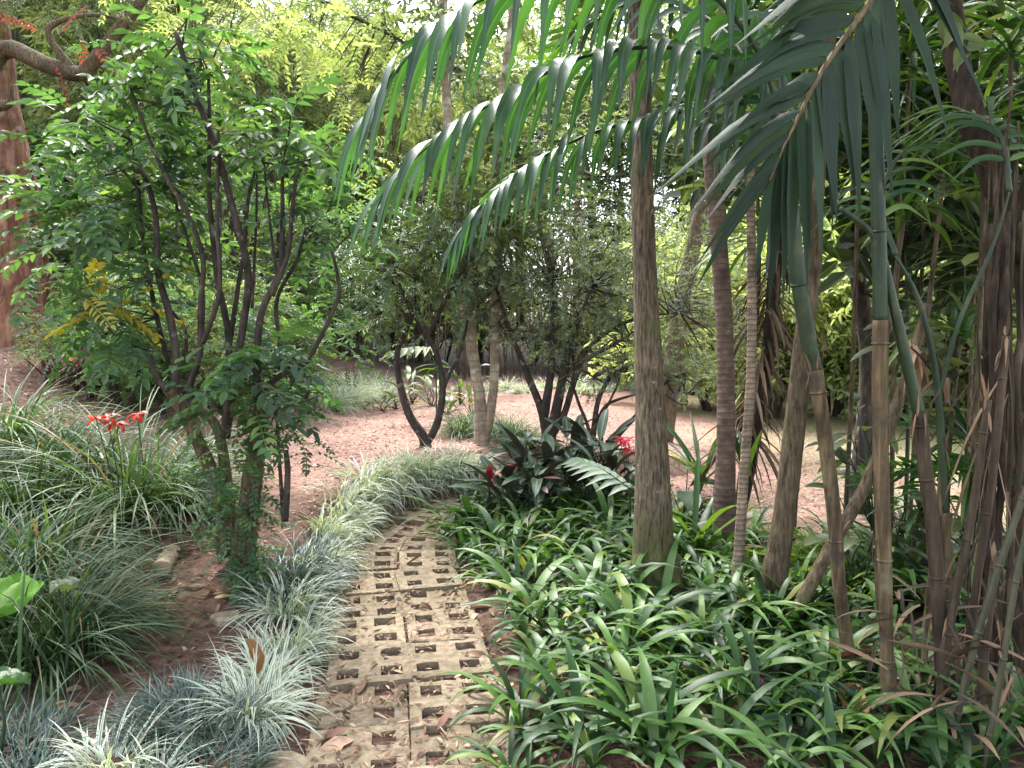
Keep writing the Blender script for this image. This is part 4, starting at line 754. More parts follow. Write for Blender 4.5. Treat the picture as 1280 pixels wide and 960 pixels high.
flower('red_bromeliad', 'crimson flower head against the left side of the thick grey trunk', (782, 552), 6.3, 12, .09, .025, 'crimson', 1, blooms=3, spread=.05)
flower('red_flower', 'small scarlet flower among the dark striped leaves', (641, 582), 6.3, 8, .07, .03, 'crimson', 2)
flower('red_lily', 'scarlet lily bloom cluster nodding over the big grass clump', (146, 530), 4.75, 6, .085, .04, 'red', 3, blooms=3, spread=.05)
flower('red_lily', 'scarlet lily bloom just above and right of the other lily', (172, 518), 4.95, 6, .08, .035, 'red', 5)
flower('red_bud', 'crimson bud near the foot of the peeling pink-barked tree', (88, 452), 7.4, 5, .11, .05, 'crimson', 4)
for i, (x, y) in enumerate([(70, 465), (80, 450), (97, 462), (105, 470), (62, 455), (115, 460)]):
    c = P(x, y, 7.5); b = np.array([c[0], c[1], H(c[0], c[1])]); rg = R0(i); g = Geo(); blades(g, b + rg.normal(0, .03, (7, 3)) * [1, 1, 0], rg.uniform(0, 6.28, 7), rg.uniform(.9, 1.5, 7), rg.uniform(.1, .6, 7), rg.uniform(.25, .5, 7), .035, 'lance', 5, .4)
    tag(ob('maroon_cordyline', g, LM['maroon'], loc=b), 'small maroon-leaved plant below the peeling pink-barked tree', 'plant', 'maroon plants below the pink-barked tree')
def split_leaf(nm, lb, px, Yc, L, az, n, mat, seed, el=.5, facing=None):
    """one big leaf cut into fingers along a midrib (monstera-like)"""
    c = P(*px, Yc); b = np.array([c[0], c[1], H(c[0], c[1])]); t = empty(nm, b, lb, 'plant'); rg = R0(seed)
    u = np.array([cos(az) * cos(el), sin(az) * cos(el), sin(el)]); tip = c + u * L; g = Geo(); tube(g, [b, (b + c) / 2 + [0, 0, .05], c], [.01, .008, .006], n=12, sides=7)
    tube(g, [c, c + u * L * .5 + [0, 0, .03], tip], [.007, .006, .002], n=12, sides=6); ob('stalk', g, BK['cane_green'], t)
    side = np.cross(u, [0, 0, 1.]); side /= np.linalg.norm(side)
    for k_ in range(n):
        f = (k_ + .4) / n; p = c + u * L * f + np.array([0, 0, .03 * sin(pi * f)])
        for s_ in (-1, 1):
            d0 = side * s_ * cos(.35 + f * .8) + u * sin(.35 + f * .8) + [0, 0, .15]; d0 /= np.linalg.norm(d0); l = Geo(); l.add(*leaflet(p, d0, u, L * .55 * (.7 + .4 * sin(pi * f ** .8)), L / n * 1.15, .45, rg.random(), 6, .25)); ob('lobe', l, LM[mat], t)
split_leaf('split_leaf_plant', 'pale green deeply split leaf touching the left of the thick trunk', (788, 612), 5.2, .42, 2.5, 8, 'fan', 1, .35)
split_leaf('split_leaf_plant', 'bluish split fan leaf hanging behind the fork of the dark V tree', (545, 435), 9.8, .55, 3.6, 7, 'broad', 2, -.1)
broad_plant('large dull green heart-shaped leaves right of the thick trunk', (852, 585), 5.6, 4, .3, .2, 440, 'strap', .15)

# ------------------------------------------------------------------ strap-leaved carpet right of the path
def strap_geo(rg, n):
    L = []
    for k_ in range(n):
        a = 6.283 * k_ / n + rg.normal(0, .35); r = rg.uniform(0, .02); g = Geo()
        blades(g, np.array([[cos(a) * r, sin(a) * r, -.01]]), np.array([a]), rg.uniform(.75, 1.4), rg.uniform(1.2, 2.5), rg.uniform(.28, .5), rg.uniform(.027, .042), 'strap', 8, .22, rg.normal(0, .25), rg.random(), bend=1.3); L.append(g)
    return L
protos = []
for i in range(6):
    gs = strap_geo(R0(500 + i), 13); protos.append([mesh('leaf', x, LM['strap']) for x in gs])
    j = Geo()
    for x in gs: j.add(*x.arrays())
    protos[-1] = (protos[-1], mesh('strap_leaf_plant', j, LM['strap']))
poly = np.array([G(*p)[:2] for p in [(628, 985), (640, 900), (655, 800), (622, 745), (572, 700), (562, 662), (600, 632), (700, 615), (800, 640), (890, 680), (980, 745), (1060, 785), (1150, 840), (1240, 985)]] )
def inside(p):
    x, y = p; c = False; n = len(poly)
    for i in range(n):
        (x1, y1), (x2, y2) = poly[i], poly[i - 1]
        if (y1 > y) != (y2 > y) and x < (x2 - x1) * (y - y1) / (y2 - y1) + x1: c = not c
    return c
rg = R0(8); pts = []; tb = G(818, 752)
for _ in range(9000):
    p = rg.uniform(poly.min(0), poly.max(0)); dm = .142 + .02 * p[1] / 4
    if inside(p) and np.hypot(p[0] - tb[0], p[1] - tb[1]) > .24 and all((p[0] - a) ** 2 + (p[1] - b) ** 2 > dm * dm for a, b in pts): pts.append(p)
pts.sort(key=lambda p: p[1]); pts = pts[:290]
for i, p in enumerate(pts):
    k_ = rg.integers(0, 6); b = (p[0], p[1], float(H(p[0], p[1]))); s_ = rg.uniform(.65, 1.3)
    if i < 60:
        o = empty('strap_leaf_plant', b, 'glossy strap-leaved plant in the green carpet right of the path', 'plant', 'strap-leaved plants carpeting the bed right of the path')
        for m_ in protos[k_][0]:
            c = bpy.data.objects.new('leaf', m_); col.objects.link(c); c.parent = o
    else:
        o = bpy.data.objects.new('strap_leaf_plant', protos[k_][1]); col.objects.link(o); o.location = b
        tag(o, 'glossy strap-leaved plant in the green carpet right of the path', 'plant', 'strap-leaved plants carpeting the bed right of the path')
    o.scale = (s_, s_, s_ * rg.uniform(.85, 1.1)); o.rotation_euler = (rg.normal(0, .1), rg.normal(0, .1), rg.uniform(0, 6.28))
feet = [o for o in list(col.objects) if o.name.split('.')[0] in ('sword_leaf_plant', 'broad_leaf_plant', 'big_leaf_tree', 'slender_cane_palm', 'small_cane_palm', 'leaning_tree', 'diagonal_branch') and o.location.x > .9 and o.location.y < 7]
for f_ in feet:
    for j in range(2):
        x, y = f_.location.x + rg.normal(0, .16), f_.location.y - .08 + rg.normal(0, .16); o = bpy.data.objects.new('strap_leaf_plant', protos[rg.integers(0, 6)][1]); col.objects.link(o); o.location = (x, y, float(H(x, y))); z_ = rg.uniform(.7, 1.3); o.scale = (z_, z_, z_ * rg.uniform(1, 1.4)); o.rotation_euler = (rg.normal(0, .1), rg.normal(0, .1), rg.uniform(0, 6.28))
        tag(o, 'dark strap-leaved plant at the foot of the thin stems on the right', 'plant', 'strap-leaved plants round the stems on the right')
rgx = R0(3); bx = G(832, 950); o = empty('tall_strap_leaf_plant', bx, 'broad strap leaf standing upright at the bottom edge of the green bed', 'plant')
for k_, (a, e, d, L, W) in enumerate([(.3, 1.5, .1, .38, .04), (2.9, 1.1, 1.2, .4, .035), (.1, .8, 1.5, .42, .035), (4.4, .9, 1.2, .35, .035), (5.4, .7, .9, .45, .04), (1.7, 1.1, 1.0, .4, .035)]):
    g = Geo(); blades(g, np.array([bx]), np.array([a]), e, d, L, W, 'strap', 8, .2, .1, .5); ob('leaf', g, LM['strap'], o)

# ------------------------------------------------------------------ pale grass tufts edging the path, mondo tufts, big arching clumps
def tuft_mesh(nm, seed, n, L, W, mat, el=(.3, 1.45), droop=(.6, 2.0), rad=.06, segs=6, fold=.3):
    rg = R0(seed); g = Geo(); a = rg.uniform(0, 6.28, n); r = rad * np.sqrt(rg.random(n)); b = np.stack([np.cos(a) * r, np.sin(a) * r, 0 * a - .01], -1)
    az = a + rg.normal(0, .6, n); blades(g, b, az, rg.uniform(*el, n), rg.uniform(*droop, n), L * rg.uniform(.55, 1.1, n), W * rg.uniform(.75, 1.2, n), 'grass', segs, fold, rg.normal(0, .5, n), rg.random(n)); return mesh(nm, g, LM[mat])
pale = [tuft_mesh('grass_tuft', 600 + i, 165, .29, .0095, 'pale', (.3, 1.5), (.8, 2.3), rad=.09) for i in range(5)]
mondo = [tuft_mesh('mondo_tuft', 620 + i, 260, .22, .006, 'mondo', (.4, 1.5), (.6, 2.0), .12) for i in range(3)]
liri = [tuft_mesh('arching_grass_clump', 640 + i, 330, 1.0, .0135, 'liriope', (.55, 1.5), (1.0, 2.4), .16, 10) for i in range(3)]
def put(me, nm, b, s_, rz, label, cat, group=None, sz=1.0, tilt=(0, 0)):
    o = bpy.data.objects.new(nm, me); col.objects.link(o); o.location = b; o.scale = (s_, s_, s_ * sz); o.rotation_euler = (tilt[0], tilt[1], rz); return tag(o, label, cat, group)
rg = R0(15); PG = 'pale grass tufts edging the path'
edge = [(315, 890), (330, 860), (350, 835), (365, 810), (375, 780), (355, 765), (385, 752), (398, 728), (405, 708), (385, 715), (416, 690), (424, 675), (400, 668), (432, 655), (446, 640), (425, 628), (458, 628), (472, 618), (456, 602), (446, 618), (420, 650), (488, 612), (505, 608), (495, 592), (522, 604), (540, 602), (518, 590), (556, 600), (538, 588), (575, 598), (558, 586), (590, 600), (590, 585), (570, 580)]
for i, (x, y) in enumerate(edge):
    p = G(x, y); blue = (395 < y - 300 < 425 and x < 420)
    put(pale[i % 5], 'grass_tuft', p, rg.uniform(.85, 1.15) * (1.3 if y < 670 else 1.05), rg.uniform(0, 6.28), 'silvery variegated grass tuft in the border along the left of the path', 'grass', PG, rg.uniform(.9, 1.1), (rg.normal(0, .08), rg.normal(.08, .08)))
for i, (x, y) in enumerate([(375, 728), (360, 745), (388, 705), (370, 712), (352, 728)]):
    put(mondo[i % 3], 'mondo_tuft', G(x, y), 1.35, rg.uniform(0, 6), 'blue-grey grass tuft in the border between the pruned shrub and the path', 'grass', 'blue-grey tufts between shrub and path')
for i, (x, y) in enumerate([(215, 905), (250, 890), (190, 915), (240, 925), (275, 915), (225, 880)]):
    put(mondo[i % 3], 'mondo_tuft', G(x, y), rg.uniform(.9, 1.1), rg.uniform(0, 6), 'dark blue-green grass tuft left of the palest path tuft', 'grass', 'dark blue-green tufts near the bottom left')
for i, (x, y) in enumerate([(20, 945), (50, 930), (0, 920), (30, 985), (250, 970), (290, 960)]):
    put(mondo[i % 3], 'mondo_tuft', G(x, y), rg.uniform(.8, 1.0), rg.uniform(0, 6), 'low dark grass tuft on the soil along the bottom left edge', 'grass', 'low dark tufts along the bottom left edge')
put(pale[1], 'grass_tuft', G(140, 965), 1.0, 1, 'whitish grass tuft alone at the bottom left', 'grass'); put(pale[3], 'grass_tuft', G(185, 985), .8, 2, 'small pale grass tuft cut by the bottom edge', 'grass')
FG = 'pale grass tufts beyond the mulch'
for i in range(34):
    if i < 22: p = G(rg.uniform(370, 482), rg.uniform(478, 512))
    else: p = G(rg.uniform(610, 800), rg.uniform(484, 492))
    put(pale[i % 5], 'grass_tuft', p, rg.uniform(1.4, 2.2), rg.uniform(0, 6.28), 'far silvery grass tuft edging the back of the open mulch', 'grass', FG)
for i, (x, y) in enumerate([(640, 552), (655, 560), (625, 548), (575, 545), (590, 540)]):
    put(liri[i % 3], 'arching_grass_clump', G(x, y), .55, rg.uniform(0, 6), 'small green grass clump at the foot of the pale twin trunks', 'grass', 'green grass clumps by the twin trunks')
for lb, x, y, s_ in (('largest arching dark grass clump below the red lilies', 165, 640, 1.15), ('arching grass clump behind the biggest one, under the pink-barked tree', 70, 590, .9), ('arching grass clump in front of the pruned shrub trunk', 222, 640, .75), ('arching grass clump at the left edge above the bright heart leaf', 20, 650, .95), ('long-bladed grass clump spilling over bare soil at the left', 60, 830, .85), ('long-bladed grass clump cut by the left edge near the bottom', -30, 800, 1.0), ('sparse grass clump leaning over the soil above the bottom left tufts', 110, 800, .6), ('arching grass clump next to the lily stalks', 110, 610, .95), ('long-bladed grass clump right behind the bright lime heart leaf', 40, 720, .95), ('grass clump whose blades sweep right over the bare soil', 75, 775, .8), ('grass clump at the left edge below the pink-barked tree', 5, 560, 1.0), ('grass clump beside the leaning pale stem of the pruned shrub', 245, 600, .8)):
    put(liri[int(x) % 3], 'arching_grass_clump', G(x, y), s_, rg.uniform(0, 6), lb, 'grass')
MG = 'small green plants round the forked tree'
for i, (x, y, Yc, n, L, W, mt) in enumerate([(560, 505, 10.5, 14, .3, .06, 'dracaena'), (590, 500, 10.3, 12, .3, .07, 'broad'), (495, 505, 11.5, 14, .32, .07, 'broad'), (478, 515, 11, 12, .3, .08, 'broad'), (540, 490, 12, 14, .35, .08, 'broad'), (515, 475, 13, 14, .4, .08, 'dracaena'), (575, 475, 13, 14, .4, .08, 'dracaena')]):
    broad_plant(place_label('small leafy plant on the mulch', x, 'by'), (x, y), Yc, n, L, W, 900 + i, mt, .3, 'leafy_plant', MG, (.1, 1.1), (.5, 1.4), .5)
p = P(843, 487, 8.2); g = Geo(); blades(g, np.array([p, p + [.01, 0, .0]]), np.array([0., 3.]), np.array([-1.3, -1.2]), .3, .09, .04, 'oval', 5, .3)
m_blue, t_, n_, L_ = nodes('blue_plastic'); b_ = n_('BsdfPrincipled'); b_.inputs['Base Color'].default_value = (.03, .22, .6, 1); b_.inputs['Roughness'].default_value = .5; o_ = n_('OutputMaterial'); L_(b_.outputs[0], o_.inputs[0])
tag(ob('blue_tag', g, m_blue, loc=p), 'tiny bright blue scrap hanging just right of the thick grey trunk', 'tag')
# single long blades in front
for i, (x, y, a, e, d, L, lb) in enumerate([(25, 900, 1.4, 1.55, .25, .85, 'long single green blade standing up at the far left'), (20, 870, .2, 1.0, 1.5, .9, 'long green blade arching right over the bare soil'), (30, 960, .4, 1.5, 1.1, .5, 'pale grass blade bent over at the bottom left')]):
    b = G(x, y); g = Geo(); blades(g, np.array([b]), np.array([a]), e, d, L, .018, 'grass', 12, .3, .3, .6); tag(ob('long_blade', g, LM['liriope'], loc=b), lb, 'grass')
def heart(nm, lb, px, Yc, L, W, az, el, mat, seed):
    c = P(*px, Yc); b = np.array([c[0], c[1], H(c[0], c[1])]); t = empty(nm, b, lb, 'plant'); g = Geo(); tube(g, [b, (b + c) / 2 + [.03, 0, 0], c], [.007, .006, .004], n=12, sides=7); ob('stalk', g, BK['cane_green'], t)
    g = Geo(); n = 13; tt = np.linspace(-.28, 1, n); V = []; A_ = []; u = np.array([cos(az) * cos(el), sin(az) * cos(el), sin(el)]); s_ = np.array([-sin(az), cos(az), 0]); nn = np.cross(u, s_)
    for f in tt:
        x = (f + .28) / 1.28; wd = W * (np.sin(pi * x ** .6) ** .7 if 0 < x < 1 else .02)
        notch = .0 if f > 0 else .25
        for k_ in np.linspace(-1, 1, 9):
            yy = k_ * wd / 2; xx = max(f, -abs(k_) * .6) if f < 0 else f
            V.append(c + u * (xx * L) + s_ * yy + nn * (-.04 * abs(k_) * W + .02 * sin(k_ * 7 + f * 5) - .12 * L * max(f, 0) ** 2)); A_.append([.5 + k_ / 2, x, .5])
    idx = np.arange(n * 9).reshape(n, 9); Q = np.stack([idx[:-1, :-1], idx[:-1, 1:], idx[1:, 1:], idx[1:, :-1]], -1).reshape(-1, 4); g.add(V, Q, A_); ob('leaf', g, LM[mat], t)
heart('heart_leaf_plant', 'bright lime heart-shaped leaf glowing at the left edge', (22, 728), 3.25, .15, .27, -1.75, -.55, 'taro', 1)
heart('heart_leaf_plant', 'dark bluish heart leaf peeking in at the left edge lower down', (-8, 845), 2.7, .12, .1, .3, -.1, 'strap', 2)
heart('heart_leaf_plant', 'second paler heart leaf behind the bright lime one', (72, 730), 3.15, .1, .12, .1, .1, 'broad', 3)
# log stub, edging stones
b = G(208, 712); g = Geo(); tube(g, [b + [.03, -.13, .045], b + [.0, 0, .055], b + [-.03, .16, .055]], [.05, .052, .05], n=12, sides=16, lump=.03); tag(ob('log', g, BK['log'], loc=b), 'short mossy cut log lying on the soil left of the pruned shrub', 'log')
for lb, px, s_ in (('flat dark stone beside the nearest paver', (408, 905), .07), ('pale flat stone at the bottom edge left of the path', (350, 962), .09), ('greyish broken tile slab half buried by the pale tuft', (285, 775), .07)):
    b = G(*px); rg2 = R0(int(px[0])); a = np.linspace(0, 2 * pi, 10, endpoint=False); rr = s_ * rg2.uniform(.75, 1.1, 10); V = []
    for z, k_ in ((-.02, 1.0), (.02, 1.0), (.032, .85), (.034, .02)):
        for j in range(10): V.append(b + [cos(a[j]) * rr[j] * k_ * 1.3, sin(a[j]) * rr[j] * k_, z])
    idx = np.arange(40).reshape(4, 10); Q = np.stack([idx[:-1], np.roll(idx[:-1], -1, 1), np.roll(idx[1:], -1, 1), idx[1:]], -1).reshape(-1, 4)
    tag(ob('stone', Geo().add(V, Q, np.zeros((40, 3))), M_PAVER, loc=b, smooth=False), lb, 'stone')

# ------------------------------------------------------------------ fallen leaves and litter
def fallen_mesh(seed, L, W, mat, curl=.5, prof='oval'):
    rg = R0(seed); g = Geo(); blades(g, np.array([[-L / 2, 0, .012]]), np.array([0.]), rg.uniform(.1, .45), rg.uniform(.3, 1.0) * curl * 1.6, L, W, prof, 8, rg.uniform(-.2, .6), rg.normal(0, .5), rg.random(), wave=.25); return mesh('fallen_leaf', g, LM[mat])
fl = [fallen_mesh(700 + i, L, W, 'dry') for i, (L, W) in enumerate([(.14, .055), (.12, .05), (.16, .045), (.1, .05), (.18, .05), (.13, .035)])]
fy = fallen_mesh(720, .09, .04, 'yellow'); fo = fallen_mesh(721, .15, .07, 'dry_orange')
special = [(fo, (312, 862), 'orange-brown dry leaf standing upright in the pale grass tuft', (.2, -1.2), .14, 1.1), (fy, (279, 750), 'yellow fallen leaf on soil left of the path tufts', (0, 0), 0, 1), (fl[0], (432, 888), 'large brown curled leaf at the left edge of the nearest pavers', (0, .1), 0, 1.3), (fl[2], (452, 862), 'reddish curled leaf lying on a paver', (.1, 0), .01, 1.2), (fl[1], (420, 945), 'pinkish brown leaf beside the nearest paver at the bottom', (0, .3), 0, 1.3), (fl[4], (165, 722), 'big tan leaf lying left of the mossy log', (0, 0), 0, 1.3), (fl[3], (645, 835), 'crumpled brown leaf on soil right of the path', (0, .4), 0, 1.2), (fl[0], (600, 765), 'pale fallen leaf on the right edge of the path', (0, 0), 0, 1.1), (fo, (1062, 905), 'large orange-brown dead leaf propped among the palm seedlings', (.2, -.35), .06, 1.5), (fl[4], (1065, 862), 'long brown curled leaf resting behind the palm seedling', (0, 0), .12, 1.9), (fl[1], (630, 870), 'brown leaf stuck upright beside the right edge of the path', (.5, .4), .02, 1.1), (fy, (35, 838), 'small orange-yellow leaf on the dark soil near the left edge', (0, 0), 0, .8)]
rg = R0(33)
for me, px, lb, tl, dz, s_ in special: p = G(*px); put(me, 'fallen_leaf', (p[0], p[1], p[2] + dz + .005), s_, rg.uniform(0, 6.28), lb, 'leaf', None, 1, tl)
def surf(x, y):
    o_ = abs(float(seg_off(x, y))); return .034 if o_ < .38 else float(H(x, y)) + .004
for i in range(130):
    if i < 55: px = (rg.uniform(20, 290), rg.uniform(640, 955))
    elif i < 85: px = (rg.uniform(590, 720), rg.uniform(700, 955))
    elif i < 105: px = (rg.uniform(420, 620), rg.uniform(690, 955))
    else: px = (rg.uniform(700, 1200), rg.uniform(740, 955))
    p = G(*px); put(fl[i % 6], 'fallen_leaf', (p[0], p[1], surf(p[0], p[1])), rg.uniform(.4, .85), rg.uniform(0, 6.28), 'small brown fallen leaf lying loose on the soil', 'leaf', 'brown fallen leaves', 1, (rg.normal(0, .25), rg.normal(0, .25)))
def litter(nm, lb, n, box, L, W, seed, mat, path_only=False, maxoff=None):
    rg = R0(seed); x = rg.uniform(box[0], box[1], n); y = box[2] + (box[3] - box[2]) * rg.random(n) ** 1.3
    if path_only:
        o_ = np.abs(seg_off(x, y)); m = o_ < .46; x, y = x[m], y[m]
    n = len(x); o_ = np.abs(seg_off(x, y)); z = np.where(o_ < .37, .032, H(x, y) + .006)
    if path_only: z = np.where(rg.random(n) < .55, z - .02, z + .004)
    g = Geo(); blades(g, np.stack([x, y, z], -1), rg.uniform(0, 6.28, n), rg.uniform(-.12, .35, n), rg.uniform(-.1, .8, n), L * rg.uniform(.4, 1.3, n), W * rg.uniform(.4, 1.4, n), 'oval', 3, .3, rg.normal(0, .5, n), rg.random(n) ** .8)
    tag(ob(nm, g, LM[mat]), lb, kind='stuff')
litter('leaf_litter', 'small dry leaves and twigs littering the soil', 15000, (-5, 4, 2.4, 9.5), .05, .014, 41, 'dry')
litter('mulch_chips', 'reddish bark chips over the open ground', 30000, (-6, 8, 6.5, 20), .055, .016, 42, 'chips')
litter('path_litter', 'thin dry leaflets scattered over the pavers', 5200, (-1.3, .6, 2.4, 7.0), .05, .0075, 43, 'dry', True)
rg = R0(44); g = Geo()
for i in range(40):
    px = (rg.uniform(640, 1180), rg.uniform(720, 955)); p = G(*px); a = rg.uniform(0, 6.28); l = rg.uniform(.1, .4); e = p + [cos(a) * l, sin(a) * l, rg.uniform(.02, .2)]
    tube(g, [p, (p + e) / 2 + rg.normal(0, .02, 3), e], [.004, .003, .002], n=5, sides=5, cap=False)
tag(ob('twig_litter', g, BK['cane_tan']), 'thin dry twigs lying through the strap leaves', kind='stuff')

# ------------------------------------------------------------------ the wood behind
def tree_variant(nm, seed, h, crad, tm, leaf, bark, ncl=24, nsp=60, clear=.3, r=.12, tscale=(1.2, 1.9), flat=.5, stems=1, clr=.33):
    rg = R0(seed); t = bpy.data.objects.new(nm, None); g = Geo(); f = Geo(); crad = np.array(crad); cc = np.array([0, 0, h - crad[2] * .85]); ends = []; pool = []
    for s_ in range(stems):
        a = rg.uniform(0, 6.28); k_ = .35 * (stems > 1); C = tube(g, [[cos(a) * k_ * .3, sin(a) * k_ * .3, -.3], [cos(a) * k_, sin(a) * k_, h * .3], cc + rg.normal(0, .3, 3) - [0, 0, crad[2] * .2], cc + rg.normal(0, .25, 3) * crad + [0, 0, crad[2] * .6]], [r, r * .85, r * .6, r * .15], n=24, sides=8, lump=.06, seed=seed); pool.extend(C[7:])
    b = ball(rg, ncl, .5) * crad + cc
    for e in b:
        s_ = nearest(pool, [e - [0, 0, .4]])[0]; m = (s_ + e) / 2 + rg.normal(0, .15, 3); tube(g, [s_, m, e], [r * .35, r * .2, r * .06], n=8, sides=5, cap=False)
        q_ = cluster(f, tm, e, crad * clr * rg.uniform(.7, 1.2), nsp, rg, flat=flat, shell=.1, scale=tscale)
    for nm_, geo, mt in (('trunk', g, bark), ('crown', f, leaf)):
        o = bpy.data.objects.new(nm_, mesh(nm_, geo, mt)); o.parent = t
    return t
V_ = {'lime': [tree_variant('lime_tree', 801, 11, (3.2, 3.2, 4.2), T_BRO, LM['lime'], BK['furrow'], 26, 40), tree_variant('lime_tree', 802, 9, (3.0, 3.0, 3.6), T_BROS, LM['lime'], BK['furrow'], 26, 58)],
      'broad': [tree_variant('broadleaf_tree', 811, 10, (3.0, 3.0, 4.2), T_BRO, LM['broad'], BK['furrow'], 30, 60), tree_variant('broadleaf_tree', 812, 8, (2.6, 2.6, 3.4), T_BROS, LM['broad'], BK['dark'], 28, 90), tree_variant('broadleaf_tree', 813, 9, (2.8, 2.8, 4), T_FEAL, LM['feather'], BK['dark'], 30, 80)],
      'bamboo': [tree_variant('bamboo_clump', 821, 9, (2.3, 2.3, 4.0), T_BAM, LM['bamboo'], BK['culm'], 30, 60, r=.05, stems=9, flat=.9), tree_variant('bamboo_clump', 822, 7, (2.2, 2.2, 3.2), T_BAM, LM['bamboo'], BK['culm'], 26, 60, r=.05, stems=9, flat=.9)],
      'shrub': [tree_variant('leafy_shrub', 831, 3.0, (1.5, 1.5, 1.5), T_PIN, LM['pinnate'], BK['dark'], 16, 34, r=.05, stems=5, tscale=(1.0, 1.5), clr=.4), tree_variant('leafy_shrub', 832, 2.4, (1.5, 1.4, 1.2), T_BROS, LM['broad'], BK['dark'], 16, 60, r=.04, stems=5, tscale=(1.0, 1.5), clr=.4), tree_variant('leafy_shrub', 833, 2.6, (1.6, 1.4, 1.3), T_BRO, LM['lime'], BK['dark'], 16, 40, r=.04, stems=5, tscale=(.9, 1.3), clr=.4)]}
LAB = {'lime': ('sunlit yellow-green tree', 'tree', 'sunlit yellow-green trees in the wood'), 'broad': ('green leafy tree', 'tree', 'green trees in the wood'), 'bamboo': ('pale feathery bamboo clump', 'bamboo', 'bamboo clumps behind the garden'), 'shrub': ('leafy green shrub', 'shrub', 'shrubs round the garden edge')}
first = set(); rgB = R0(91)
def wood(kind, v, px, Yc, s_=1.0, dz=0, label=None):
    src = V_[kind][v % len(V_[kind])]; lb, ct, gp = LAB[kind]; x = (px - 640) / F * Yc
    t = src.copy(); col.objects.link(t)
    for ch in src.children: c = ch.copy(); col.objects.link(c); c.parent = t
    t.location = (x, Yc, float(H(x, Yc)) + dz); sx = s_ * rgB.uniform(.92, 1.08); t.scale = (sx, sx, s_); t.rotation_euler = (0, 0, rgB.uniform(0, 6.28)); return tag(t, label or place_label(('yellow-green leafy shrub' if kind == 'shrub' and v == 2 else lb), px), ct, gp)
# shrubs round the open ground
for (px, Yc, v, s_) in [(125, 12, 0, 1.0), (-40, 13.5, 0, 1.3), (95, 12.5, 0, 1.2), (35, 14.5, 1, 1.5), (230, 11, 1, 1.2), (320, 12.5, 0, 1.2), (390, 20, 1, 1.3), (290, 16.5, 1, 1.4), (180, 16, 2, 1.6), 
                       (900, 14, 2, 1.1), (960, 13, 2, 1.0), (1040, 13.5, 2, 1.1), (1120, 12.5, 2, 1.1), (1180, 14, 2, 1.4), (1010, 17, 2, 1.5), (1100, 18, 2, 1.7), (1220, 11, 2, 1.2), (1290, 10, 2, 1.3), (860, 17, 1, 1.5), (780, 21, 1, 1.6), (1250, 17, 2, 1.8), (1330, 13, 1, 1.5), (1240, 12, 2, 1.0), (930, 19, 2, 1.6)]:
    wood('shrub', v, px, Yc, s_)
for (px, Yc, v, s_) in [(150, 7.6, 0, .42), (215, 7.8, 1, .42), (265, 8.6, 0, .5), (330, 9.3, 1, .45), (370, 10.5, 0, .5), (100, 8.2, 1, .4), (190, 9.2, 2, .5), (300, 10.4, 2, .5)]: wood('shrub', v, px, Yc, s_)
for (px, Yc, v, s_) in [(400, 23, 1, 1.0), (450, 24, 1, 1.1), (500, 23, 1, 1.1), (550, 24, 1, 1.1), (610, 23.5, 1, 1.1), (660, 23, 1, 1.1), (715, 24, 1, 1.2), (760, 23, 1, 1.1), (820, 22.5, 1, 1.2)]: wood('shrub', v, px, Yc, s_)
for (px, Yc, v, s_) in [(40, 15, 0, 1.0), (150, 19, 1, 1.1), (260, 18, 0, .95), (340, 22, 1, 1.2), (430, 20, 0, .9), (520, 23, 1, 1.1)]: wood('bamboo', v, px, Yc, s_)
for (px, Yc, v, s_) in [(600, 25, 2, 1.0), (690, 27, 0, 1.0), (770, 24, 2, .95), (850, 26, 1, 1.2), (540, 27, 1, 1.1), (930, 25, 0, 1.05), (1010, 26, 2, 1.1), (1090, 23, 1, 1.0), (1180, 22, 0, 1.0), (1280, 18, 2, 1.0), (1340, 21, 1, 1.2), (-60, 18, 0, 1.0), (470, 30, 2, 1.2)]: wood('broad', v, px, Yc, s_)
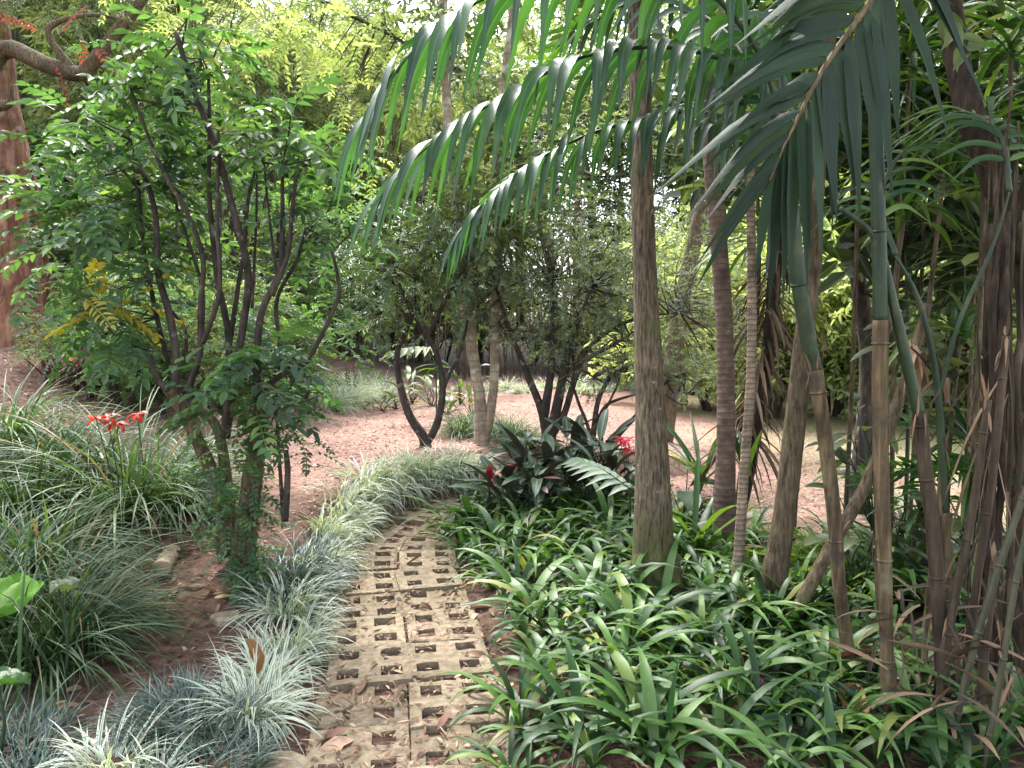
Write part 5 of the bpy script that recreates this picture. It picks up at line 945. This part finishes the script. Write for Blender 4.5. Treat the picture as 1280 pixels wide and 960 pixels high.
for (px, Yc, v, s_) in [(80, 25, 0, 1.15), (190, 28, 1, 1.25), (300, 27, 0, 1.1), (400, 34, 1, 1.1), (560, 30, 0, 1.0), (650, 33, 1, 1.7), (740, 31, 0, 1.4), (850, 32, 0, 1.3), (950, 29, 1, 1.5), (1060, 30, 0, 1.3), (1160, 28, 1, 1.6), (1260, 30, 0, 1.4), (1360, 27, 1, 1.5), (-30, 30, 0, 1.4), (480, 36, 1, 1.1), (1000, 24, 0, 1.0), (720, 23, 1, 1.05), (380, 24, 0, .8)]: wood('lime', v, px, Yc, s_)
# row of thin bare canes behind the far tufts
rg = R0(95); CG = 'thin bare canes standing in a screen behind the mulch'
cm = []
for i in range(4):
    g = Geo(); tube(g, [[0, 0, -.1], rg.normal(0, .03, 3) + [0, 0, 1.0], rg.normal(0, .06, 3) + [0, 0, 2.0], rg.normal(0, .15, 3) + [0, 0, 3.4]], [.022, .02, .018, .01], n=14, sides=6, lump=.05); cm.append(mesh('bare_cane', g, BK['furrow']))
for i in range(75):
    x, y = rg.uniform(-5.6, 4.5), rg.uniform(19.2, 21.5); put(cm[i % 4], 'bare_cane', (x, y, float(H(x, y))), rg.uniform(.8, 1.2), rg.uniform(0, 6.28), 'thin bare cane in the brown screen behind the far grass tufts', 'cane', CG, 1, (rg.normal(0, .05), rg.normal(0, .05)))
# leafy branches hanging in at the top left, from a tree beside the view
def overhang():
    Yb = 7.5; rg = R0(97); b = np.array([-5.2, 6.4, 0]); b[2] = H(b[0], b[1]); t = empty('overhanging_tree', b, 'tree at the left whose yellow-green leafy branches hang across the top', 'tree')
    g = Geo(); tube(g, [b, b + [-.1, .2, 2.2], b + [.3, .5, 4.0], P(160, -180, Yb)], [.12, .1, .08, .06], n=30, sides=10, lump=.06)
    ends = []; f = Geo()
    for (x, y, r, n) in ((400, 40, .45, 26), (340, 20, .4, 22), (460, 30, .4, 20), (270, 40, .4, 20), (430, 90, .4, 16), (510, 25, .35, 14), (220, -20, .5, 24), (480, 190, .3, 8), (460, 120, .3, 8)):
        pos = cluster(f, T_PIN_L, P(x, y, Yb), (r, r, r * .6), n, rg, flat=.4); ends += list(pos[:4])
    C = tube(g, [P(160, -180, Yb), P(280, -60, Yb), P(400, 0, Yb), P(520, 60, Yb)], [.06, .04, .025, .008], n=30, sides=7); twigs(g, nearest(C, ends), ends, rg, .008, .002)
    ob('trunk', g, BK['dark'], t); ob('crown', f, LM['lime'], t)
overhang()
